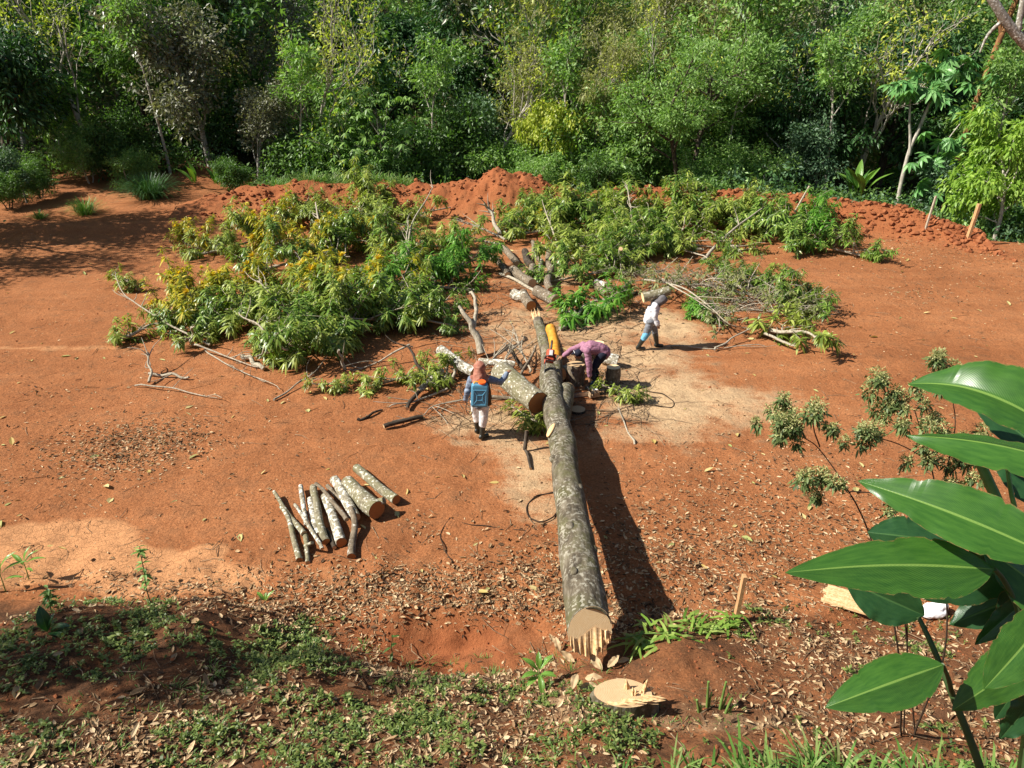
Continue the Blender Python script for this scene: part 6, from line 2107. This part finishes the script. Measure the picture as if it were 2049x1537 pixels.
# ------------------------------------------------------------------ broad-leaved plants
def helic_mat(name, c_lo, c_hi, rib, gloss=.28):
    m, nt, nd, lk, p = new_mat(name)
    uv = nd.new('ShaderNodeUVMap')
    uv.uv_map = 'UVMap'
    sp = nd.new('ShaderNodeSeparateXYZ')
    lk.new(uv.outputs[0], sp.inputs[0])
    av = mathn(nd, lk, 'ABSOLUTE', sp.outputs[1])
    ph = mathn(nd, lk, 'MULTIPLY_ADD', av, -.35, sp.outputs[0])
    wv = mathn(nd, lk, 'SINE', mathn(nd, lk, 'MULTIPLY', ph, 330.0))
    ns = tex_noise(nd, lk, 7, 4, .6, uv.outputs[0])
    f = mathn(nd, lk, 'MULTIPLY_ADD', wv, .035, ns.outputs[0])
    r = ramp(nd, [(.3, c_lo), (.7, c_hi)])
    lk.new(f, r.inputs[0])
    ribf = ramp(nd, [(.0, (1, 1, 1)), (.028, (1, 1, 1)), (.05, (0, 0, 0))])
    lk.new(av, ribf.inputs[0])
    col = mixc(nd, lk, mathn(nd, lk, 'MULTIPLY', ribf.outputs[0], .8), r.outputs[0], rib)
    sc = nd.new('ShaderNodeMapping')
    sc.inputs['Scale'].default_value = (9, 3, 1)
    lk.new(uv.outputs[0], sc.inputs['Vector'])
    oi = nd.new('ShaderNodeObjectInfo')
    spn = tex_noise(nd, lk, 3.2, 6, .7, sc.outputs[0])
    spr = ramp(nd, [(.68, (0, 0, 0)), (.73, (1, 1, 1))])
    lk.new(spn.outputs[0], spr.inputs[0])
    col = mixc(nd, lk, mathn(nd, lk, 'MULTIPLY', spr.outputs[0], .5), col, (.20, .20, .05))
    edn = mathn(nd, lk, 'MULTIPLY_ADD', mathn(nd, lk, 'SUBTRACT', spn.outputs[0], .5), .35, av)
    edr = ramp(nd, [(.965, (0, 0, 0)), (1.0, (1, 1, 1))])
    lk.new(edn, edr.inputs[0])
    col = mixc(nd, lk, mathn(nd, lk, 'MULTIPLY', edr.outputs[0], .7), col, (.22, .14, .05))
    lk.new(col, p.inputs['Base Color'])
    p.inputs['Roughness'].default_value = gloss
    p.inputs['Specular IOR Level'].default_value = .5
    hgt = mathn(nd, lk, 'MULTIPLY_ADD', ribf.outputs[0], -2.0, wv)
    bump(nd, lk, hgt, .25, .0015, p)
    t = nd.new('ShaderNodeBsdfTranslucent')
    lk.new(mixc(nd, lk, 1.0, col, (1.3, 1.5, .5), 'MULTIPLY'), t.inputs['Color'])
    ms = nd.new('ShaderNodeMixShader')
    ms.inputs[0].default_value = .28
    lk.new(p.outputs[0], ms.inputs[1])
    lk.new(t.outputs[0], ms.inputs[2])
    lk.new(ms.outputs[0], nd['Material Output'].inputs[0])
    return m


HEL = helic_mat('heliconia_leaf', (.030, .098, .015), (.058, .152, .022), (.20, .33, .07), .27)
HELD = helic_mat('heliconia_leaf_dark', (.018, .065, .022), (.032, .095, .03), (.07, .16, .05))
HELL = helic_mat('broad_leaf_light', (.10, .22, .03), (.17, .32, .05), (.30, .42, .12))
STEMG = plain_mat('green_stem', (.16, .26, .06), .45, .4, .35, 6, c2=(.09, .15, .035))
STEMD = plain_mat('dark_green_stem', (.045, .085, .025), .5, .4, .3, 6)


def blade(name, parent, base, tip, up, width, mat, sag=.0, fold=.25, wave=.02, roll=0.0, nl=44, nw=10, seed=0, peak=.5, side_bend=0.0, curl_tip=0.0):
    """a broad leaf from base to tip; up = which way its upper face looks"""
    base, tip, up = np.asarray(base, float), np.asarray(tip, float), unit(np.asarray(up, float))
    ax = tip - base
    L = float(np.linalg.norm(ax))
    d = ax / L
    s = unit(np.cross(d, up))
    n = np.cross(s, d)
    t = np.linspace(0, 1, nl)
    prof = np.where(t < peak, np.sin(np.clip(t / peak, 0, 1) * np.pi / 2) ** .75, np.cos(np.clip((t - peak) / (1 - peak), 0, 1) * np.pi / 2) ** .85)
    prof = prof * (1 + .035 * noise3(t * 9, seed * 3.1, 0, seed)) * (1 - .10 * (noise3(t * 23, seed * 1.7, 0, seed + 4) > .62))
    prof = np.maximum(prof, .004)
    w = np.linspace(-1, 1, 2 * nw + 1)
    T, Wd = np.meshgrid(t, w, indexing='ij')
    PR = np.repeat(prof[:, None], len(w), 1)
    mid = base + d * (t * L)[:, None] + n * (sag * L * np.sin(t * np.pi))[:, None] + s * (side_bend * L * np.sin(t * np.pi))[:, None]
    mid = mid - n * (curl_tip * L * np.clip(t - .6, 0, 1) ** 2 * 6)[:, None]
    y = Wd * PR * width / 2
    z = np.abs(Wd) * PR * width / 2 * fold - .18 * fold * (np.abs(Wd) ** 2.2) * PR * width
    z = z + wave * width * np.sin(T * 17 + seed + np.sign(Wd) * 1.3) * np.abs(Wd) ** 2 * PR + .5 * wave * width * np.sin(T * 41 + seed * 2) * np.abs(Wd) ** 3
    z = z + roll * y
    V = mid[:, None, :] + s * y[..., None] + n * z[..., None]
    m = MB()
    k = len(w)
    i, j = np.meshgrid(np.arange(nl - 1), np.arange(k - 1), indexing='ij')
    F = np.stack([i * k + j, i * k + j + 1, (i + 1) * k + j + 1, (i + 1) * k + j], -1).reshape(-1, 4)
    m.add(V.reshape(-1, 3), F)
    me = m.mesh(name, mat, True)
    uv = me.uv_layers.new(name='UVMap')
    idx = np.empty(len(me.loops), np.int32)
    me.loops.foreach_get('vertex_index', idx)
    uvv = np.stack([T.reshape(-1), Wd.reshape(-1)], -1)[idx]
    uv.data.foreach_set('uv', uvv.reshape(-1).astype(np.float32))
    o = put(name, me, parent)
    return o


def foreground_plant():
    root = near(2010, 1700, 3.0)
    root[2] = hz(root[0], root[1])
    t = thing('heliconia_plant', 'large glossy broad-leaved plant in the right foreground', 'plant', root)

    def pt(u, v, d):
        return near(u, v, d) - root
    cu = -FWD                                     # towards the viewer
    UP = np.array([0, 0, 1.0])
    L = [
        # tip, base, distances, up, width, options
        ((1820, 757, 3.25), (2140, 880, 2.9), UP * .9 + cu * .5 + RIGHT * -.2, .34, HEL, dict(sag=.10, fold=.45, seed=1, peak=.4, side_bend=.02, curl_tip=.06)),
        ((1813, 871, 3.05), (2190, 945, 2.7), UP * 1.0 + cu * .15, .25, HEL, dict(sag=.06, fold=-.5, seed=2, peak=.45)),
        ((1716, 962, 2.95), (2120, 1120, 2.6), UP * .55 + cu * .9, .25, HEL, dict(sag=.05, fold=.25, seed=3, peak=.36)),
        ((1571, 1146, 2.75), (1990, 1139, 2.75), UP * .7 + cu * .8 + RIGHT * -.1, .235, HEL, dict(sag=.03, fold=-.35, seed=4, peak=.28, side_bend=.02, wave=.012)),
        ((1690, 1160, 3.1), (1850, 1232, 3.05), UP * -.2 + cu * 1.0, .21, HELD, dict(sag=.02, fold=.2, seed=5, peak=.45)),
        ((1651, 1416, 2.7), (1888, 1330, 2.75), UP * .75 + cu * .7 + RIGHT * -.15, .19, HEL, dict(sag=.06, fold=-.4, seed=6, peak=.36, wave=.01)),
        ((1968, 1380, 2.45), (2130, 1190, 2.4), UP * .5 + cu * .8, .17, HEL, dict(sag=.03, fold=.15, seed=7, peak=.5)),
        ((1905, 1422, 2.85), (2090, 1290, 2.8), UP * .35 + cu * .9, .19, HEL, dict(sag=.03, fold=-.2, seed=8, peak=.4)),
        ((1735, 1065, 3.25), (1900, 1090, 3.2), UP * .5 + cu * .9, .20, HELD, dict(sag=.08, fold=-.5, seed=9)),
        ((1850, 1200, 3.1), (2080, 1090, 3.05), UP * -.1 + cu, .24, HELD, dict(sag=.0, fold=.2, seed=10)),
        ((1985, 900, 3.3), (2130, 1010, 3.2), UP * .2 + cu, .24, HELD, dict(sag=.02, fold=.3, seed=11)),
        ((1950, 1290, 3.0), (2100, 1160, 2.9), UP * .3 + cu * .6, .10, HELD, dict(sag=.0, fold=.5, seed=12, wave=.06)),
        ((1990, 1300, 3.1), (2110, 1090, 3.0), UP * .0 + cu, .22, HELD, dict(sag=.0, fold=.3, seed=13)),
        ((1930, 1010, 3.35), (2110, 1150, 3.25), UP * .3 + cu * .8, .20, HELD, dict(sag=.03, fold=.3, seed=15)),
        ((1900, 1250, 3.2), (2070, 1180, 3.1), UP * .4 + cu * .7, .16, HELD, dict(sag=.03, fold=-.3, seed=16)),
        ((1960, 1090, 2.9), (2140, 1230, 2.8), UP * .6 + cu * .6, .22, HEL, dict(sag=.05, fold=-.3, seed=17, peak=.4)),
        ((1990, 1440, 3.05), (2100, 1270, 3.0), UP * .1 + cu, .18, HELD, dict(sag=.02, fold=.3, seed=18)),
        ((1940, 800, 3.5), (2150, 960, 3.3), UP * .4 + cu * .7, .22, HELD, dict(sag=.05, fold=.3, seed=19)),
        ((2000, 1480, 2.9), (2120, 1340, 2.8), UP * .1 + cu * .9, .15, HELD, dict(sag=.0, fold=.4, seed=14, wave=.08)),
    ]
    for (tu, tv, td), (bu, bv, bd), up, w, mat, kw in L:
        blade('leaf', t, pt(bu, bv, bd), pt(tu, tv, td), up, w, mat, **kw)
    for pts, r0, r1, mat in [
        ([np.array([-.05, 0, -.1]), pt(2010, 1700, 3.0), pt(1955, 1510, 2.95), pt(1905, 1390, 2.95), pt(1870, 1300, 2.98), pt(1838, 1235, 3.02)], .020, .009, STEMD),
        ([np.array([0, .03, -.1]), pt(2040, 1700, 3.0), pt(2075, 1300, 3.0), pt(2040, 1090, 3.0), pt(1985, 980, 3.05), pt(1945, 890, 3.1)], .030, .019, STEMG),
        ([np.array([.04, 0, -.1]), pt(2060, 1700, 2.9), pt(2090, 1300, 2.9), pt(2046, 1075, 2.95), pt(2022, 985, 3.05), pt(2015, 930, 3.1)], .016, .008, STEMG),
        ([np.array([.02, -.03, -.1]), pt(2030, 1700, 2.95), pt(2070, 1420, 2.9), pt(2045, 1230, 2.85), pt(2010, 1160, 2.8), pt(1990, 1139, 2.76)], .016, .008, STEMD),
        ([pt(1905, 1390, 2.95), pt(1898, 1355, 2.85), pt(1886, 1330, 2.76)], .010, .007, STEMD),
    ]:
        m = MB()
        limb(m, pts, r0, r1, 10, 0, 0, seed=2, k=24)
        m.build('stem', mat, t, smooth=True)


foreground_plant()


def small_broad(label, u, v, leaves_, mat, name='young_plant', group=None, stem=None, z0=0.0):
    """leaves_: (azimuth, elevation, length, width, start height)"""
    q = on(u, v)
    t = thing(name, label, 'plant', q, 0, group)
    for k, (az, el, L, w, h) in enumerate(leaves_):
        b = np.array([0, 0, h]) + np.array([math.cos(az), math.sin(az), 0]) * .015
        d = np.array([math.cos(az) * math.cos(el), math.sin(az) * math.cos(el), math.sin(el)])
        up = np.array([-math.cos(az) * math.sin(el), -math.sin(az) * math.sin(el), math.cos(el)])
        blade('leaf', t, b, b + d * L, up, w, mat, sag=.12, fold=.35, nl=12, nw=3, seed=k)
    if stem:
        m = MB()
        limb(m, [(0, 0, -.03), (.01, 0, stem * .5), (.0, .01, stem)], .009, .005, 6, 0, 0, k=8)
        m.build('stem', STEMG, t, smooth=True)
    return t


YP = 'young plants on the near bank'
small_broad('broad two-leaved seedling on the left bank', 96, 1268, [(2.2, 1.15, .34, .15, 0), (.9, 1.0, .22, .085, .03), (-.1, .35, .34, .10, .02), (-.4, .2, .28, .12, .0)], HELD, group=YP)
small_broad('light narrow-leaved shoot at the far left of the bank', 12, 1186, [(1.9, 1.1, .38, .09, .3), (.3, .35, .42, .07, .32), (.0, .2, .34, .06, .2), (2.8, .4, .36, .07, .26), (.6, .7, .36, .07, .38)], HELL, group=YP, stem=.4)
small_broad('second light narrow-leaved shoot beside the far left one', 58, 1160, [(.1, .25, .34, .06, .28), (.7, .5, .26, .06, .3), (2.6, .3, .3, .07, .25), (.9, 1.0, .26, .06, .3), (-.5, .1, .2, .05, .2)], HELL, group=YP, stem=.32)
small_broad('bright green rosette plant left of the trunk butt', 1078, 1372, [(a, e, l, .075, h) for a, e, l, h in ((2.7, .5, .24, .22), (.6, .6, .22, .24), (3.6, .1, .22, .2), (-1.4, -.5, .26, .2), (-.3, .1, .2, .18), (1.6, .9, .2, .24), (-2.3, .0, .2, .15), (.1, .4, .18, .12))], HELL, group=YP, stem=.26)
small_broad('tiny pale seedling at the edge of the left bank', 530, 1205, [(.6, .7, .2, .05, 0), (2.5, .5, .18, .06, 0), (1.5, .9, .12, .04, 0)], HELL, group=YP)
for lab, u, v, h, n, sd, lm_ in [('thin sapling with paired leaves on the left bank', 303, 1215, .95, 10, 1, 'light'), ('bare thin sapling stem on the middle bank', 785, 1325, .42, 2, 2, 'mid'), ('short fern-like shoot beside the left seedling', 102, 1225, .35, 12, 3, 'mid')]:
    q = on(u, v)
    t = thing('sapling', lab, 'plant', q, 0, YP)
    r2 = np.random.default_rng(sd)
    m = MB()
    P = limb(m, [(0, 0, -.03), (.0, .02, h * .5), (.03, .04, h)], .008, .004, 6, 0, 0, seed=sd, k=12, rough=.01)
    if sd == 1:
        limb(m, [P[5], P[5] + V3(.12, 0, .16), P[5] + V3(.2, .0, .2)], .004, .003, 5)
        limb(m, [P[8], P[8] + V3(.1, 0, .08), P[8] + V3(.16, .0, .09)], .004, .003, 5)
    m.build('stem', STEMD, t, smooth=True)
    m = MB()
    k = n * 3
    idx = r2.integers(4, 12, k)
    a = r2.uniform(0, 6.28, k)
    m.leaves(P[idx], np.stack([np.cos(a), np.sin(a), r2.uniform(-.5, .4, k)], -1), np.tile([0, 0, 1.0], (k, 1)), r2.uniform(.07, .14, k), .04, LEAF6, 0, droop=.3)
    m.build('leaves', G[lm_], t)

# pale big dry leaves round the butt, cut stems, palm cuttings
BL = leaf_mat('big_tan_leaf', [(.30, .20, .10), (.44, .31, .17), (.56, .42, .25)], .15, rough=.7)
for k, (u, v, az, L, el) in enumerate([(1150, 1330, 2.6, .22, .4), (1170, 1362, -.3, .24, .15), (1195, 1375, 3.4, .22, .1), (1120, 1310, 1.9, .2, .7), (1215, 1340, .6, .2, .5), (1145, 1385, 1.2, .2, .35), (1205, 1345, 2.2, .24, .3), (1235, 1330, .2, .16, .2), (1110, 1290, 2.4, .14, .8)]):
    q = on(u, v, .03)
    t = thing('dry_leaf', ('large tan dry leaf propped left of the trunk butt', 'large tan dry leaf lying flat below the trunk butt', 'broad tan dry leaf nearest the stump', 'upright tan dry leaf beside the green rosette',
                           'tan dry leaf leaning on the splinters', 'curled tan dry leaf at the foot of the rosette', 'wide tan dry leaf just under the splinters', 'small tan dry leaf right of the splinters', 'small pale dry leaf standing above the rosette')[k], 'leaf', q, 0, 'big dry leaves round the trunk butt')
    d = np.array([math.cos(az) * math.cos(el), math.sin(az) * math.cos(el), math.sin(el)])
    blade('leaf_blade', t, (0, 0, 0), d * L, np.array([-.2, -.5, 1.0]), L * .42, BL, sag=.18 * (1 if k % 2 else -.6), fold=.7, nl=14, nw=4, seed=k, wave=.14, curl_tip=.05 * (k % 3))
rng = np.random.default_rng(909)
PALMG = leaf_mat('palm_cutting', [(.12, .24, .03), (.24, .36, .06), (.36, .44, .12)], .35, rough=.45)
for k, (u, v, rz) in enumerate([(1330, 1275, .2), (1390, 1262, 1.2), (1455, 1258, .6), (1290, 1290, 2.4)]):
    q = on(u, v, .05)
    t = thing('palm_frond', ('cut palm leaf fan nearest the trunk shadow', 'cut palm leaf fan in the middle of the cuttings', 'cut palm leaf fan by the raw timber stake', 'dim cut palm leaf fan inside the trunk shadow')[k], 'leaf', q, rz, 'cut palm leaves right of the trunk butt')
    m = MB()
    n = 40
    th = rng.normal(0, 1.0, n) + rng.choice([0, 2.4], n)
    D = np.stack([np.cos(th), np.sin(th), rng.uniform(-.1, .4, n)], -1)
    m.leaves(rng.normal(0, .13, (n, 3)) * [1, .7, .25], D, np.tile([0, 0, 1.0], (n, 1)) + rng.normal(0, .3, (n, 3)), rng.uniform(.2, .42, n), .035, BLADE, 0, droop=.5)
    m.build('leaflets', PALMG, t)
    m = MB()
    limb(m, [(0, 0, 0), (-.3, .05, .01), (-.55, .02, .0)], .009, .006, 6, 0, 0)
    m.build('stalk', STEMG, t, smooth=True)
for k, (u, v, h, lean) in enumerate([(1415, 1418, .38, -.03), (1440, 1420, .40, .02), (1400, 1425, .18, -.05), (1450, 1428, .22, .05)]):
    q = on(u, v)
    t = thing('cut_shoot', ('left tall cut green stem right of the stump', 'right tall cut green stem right of the stump', 'short cut stem left of the tall pair', 'short cut stem right of the tall pair')[k], 'plant', q, 0, 'cut green stems right of the stump')
    m = MB()
    limb(m, [(0, 0, -.05), (lean * .5, 0, h * .5), (lean, 0, h)], .016, .013, 8, 0, 0, k=8)
    limb(m, [(.02, 0, -.05), (lean * .5 + .03, 0, h * .3), (lean + .05, .0, h * .6)], .012, .01, 8, 0, 0, k=8)
    m.build('stalk', STEMG, t, smooth=True)

# split slab and white sack on the right
q = on(1690, 1205, .02)
t = thing('split_slab', 'pale ribbed split slab of wood lying at the right foreground edge', 'wood slab', q, R(-28))
for k in range(6):
    m = MB()
    y0 = (k - 2.5) * .065
    m.box((0, y0, .02 + .010 * (k % 2)), (.62 - .05 * (k % 3), .062, .035), Matrix.Rotation(R(6 * (k % 2) - 3), 4, 'X'))
    m.build('split_strip', SPLIT, t)
q = on(1866, 1232, .0)
t = thing('white_sack', 'crumpled white plastic sack behind the broad-leaved plant', 'sack', q)
b = MB()
b.ball((0, 0, .08), (.17, .12, .10))
b.ball((.10, .03, .12), (.10, .09, .09))
b.ball((-.1, -.02, .06), (.11, .09, .07))
solid('sack_body', b, plain_mat('white_plastic', (.82, .82, .84), .5, .35, .08, 10), t, .012, 3, .014, 12, 3)

# flowering weeds between clearing and plant
FLW = leaf_mat('pale_flower_head', [(.20, .22, .07), (.33, .33, .12), (.48, .45, .22)], .2, rough=.8)
WL = leaf_mat('flowering_weed_leaf', [(.05, .085, .025), (.11, .16, .05), (.20, .25, .09)], .3, rough=.5)


def weed(label, stems, heads, seed):
    r2 = np.random.default_rng(seed)
    root = on(1782 + 24 * seed, 1472)
    t = thing('flowering_weed', label, 'plant', root, 0, 'flowering weeds on the right')
    m = MB()
    for k, s in enumerate(stems):
        pts = [near(*p) - root for p in s]
        if k == 0:
            pts = [np.array([0, 0, -.05]), pts[0] * .55 + np.array([.02, .05, 0])] + pts
        limb(m, pts, .010 if k == 0 else .006, .004 if k == 0 else .003, 6, 0, seed=k, k=26, rough=.012)
    limb(m, [(.03, .02, -.05), near(1826 - 8 * seed, 1235, 6.5) - root, near(1800, 1120, 6.3) - root], .008, .004, 6, 0, seed=9, k=14)
    m.build('stem', VINE, t, smooth=True)
    lm, fm = MB(), MB()
    spread = [(u + r2.normal(0, 17), v + r2.normal(0, 14), d + r2.normal(0, .12), s * r2.uniform(.35, .62)) for u, v, d, s in heads for q in range(4)]
    for u, v, d, s in spread:
        c = near(u, v, d) - root
        n = int(120 * s)
        off = unit(r2.normal(0, 1, (n, 3))) * r2.uniform(.2, 1, (n, 1)) * .17 * s
        off[:, 2] *= .75
        P = c + off
        D = unit(off * 2 + r2.normal(0, .12, (n, 3)) - np.array([0, 0, .1]))
        lm.leaves(P, D, unit(np.array([0, 0, 1.0]) + r2.normal(0, .4, (n, 3))), r2.uniform(.03, .085, n), .02, LEAF4, 0, droop=.2)
        n = int(300 * s)
        off = unit(r2.normal(0, 1, (n, 3)) + np.array([0, 0, .8])) * r2.uniform(.5, 1.1, (n, 1)) * .17 * s + np.array([0, 0, .04 * s])
        fm.leaves(c + off, unit(off + r2.normal(0, .08, (n, 3))), r2.normal(0, 1, (n, 3)), r2.uniform(.015, .032, n), .011, LEAF2)
    lm.build('leaves', WL, t)
    fm.build('flower_heads', FLW, t)


weed('flowering weed with pale heads left of the broad-leaved plant',
     [[(1800, 1300, 6.2), (1745, 1065, 6.0), (1690, 965, 6.0), (1640, 895, 6.0), (1600, 870, 6.0)], [(1690, 965, 6.0), (1660, 950, 6.0), (1630, 960, 6.0)], [(1700, 985, 6.0), (1770, 990, 6.0), (1800, 1010, 6.0)], [(1640, 895, 6.0), (1625, 850, 6.0), (1622, 820, 6.0)]],
     [(1575, 850, 6.0, .9), (1560, 875, 6.05, .7), (1600, 860, 5.95, .8), (1622, 825, 6.0, .8), (1572, 820, 6.1, .6), (1655, 855, 6.0, .45), (1618, 955, 5.95, .8), (1640, 985, 6.0, .6), (1800, 1005, 6.0, .6)], 1)
weed('taller flowering weed behind the broad-leaved plant',
     [[(1900, 1300, 6.6), (1880, 1000, 6.4), (1850, 880, 6.4), (1830, 820, 6.4)], [(1880, 1000, 6.4), (1920, 850, 6.5), (1890, 740, 6.6)], [(1870, 930, 6.4), (1780, 880, 6.3), (1740, 880, 6.3)], [(1900, 950, 6.4), (1950, 900, 6.5)]],
     [(1760, 770, 6.4, 1.0), (1770, 810, 6.4, .9), (1735, 850, 6.35, .9), (1720, 870, 6.3, .7), (1820, 790, 6.4, .6), (1885, 720, 6.6, .9), (1890, 755, 6.6, .8), (1870, 850, 6.45, .8), (1905, 905, 6.5, .8), (1940, 930, 6.5, .8), (1850, 915, 6.4, .8), (1975, 790, 6.6, .8), (1930, 960, 6.45, .7), (1960, 880, 6.5, .7), (1840, 845, 6.4, .8), (1800, 840, 6.4, .7)], 2)

# broad-leaved clumps at the foot of the wood
def back_clump(label, u, v, n, L, seed, mat=None):
    r2 = np.random.default_rng(seed)
    q = on(u, v)
    t = thing('broadleaf_clump', label, 'plant', q, 0, 'broad-leaved clumps along the bank')
    for k in range(n):
        az, el = r2.uniform(0, 6.28), r2.uniform(.5, 1.35)
        ll = L * r2.uniform(.6, 1.1)
        b = np.array([r2.normal(0, .12), r2.normal(0, .12), 0])
        h = np.array([0, 0, ll * .25]) + np.array([math.cos(az), math.sin(az), 0]) * .08
        d = np.array([math.cos(az) * math.cos(el), math.sin(az) * math.cos(el), math.sin(el)])
        up = np.array([-math.cos(az) * math.sin(el), -math.sin(az) * math.sin(el), math.cos(el)])
        blade('leaf', t, b + h, b + h + d * ll, up, ll * .22, mat or (HEL if k % 3 else HELL), sag=.10, fold=.3, nl=9, nw=2, seed=k)
    return t


back_clump('pale upright broad-leaved clump beside the left track', 395, 378, 4, 1.5, 1, HELL)
back_clump('low broad-leaved clump right of the left track', 440, 378, 8, 1.1, 2)
back_clump('broad-leaved clump behind the right end of the bank', 1715, 405, 13, 1.5, 3)
back_clump('tall broad-leaved clump by the grey right-hand stake', 1850, 400, 13, 1.7, 4)
back_clump('broad-leaved clump between the two right-hand stakes', 1905, 440, 16, 1.4, 5)
back_clump('tall broad-leaved clump at the right border', 1990, 455, 18, 1.9, 6)
back_clump('low broad-leaved clump at the far right border', 2035, 485, 14, 1.3, 7)
back_clump('small broad-leaved clump above the right bank', 1565, 368, 6, 1.2, 8)
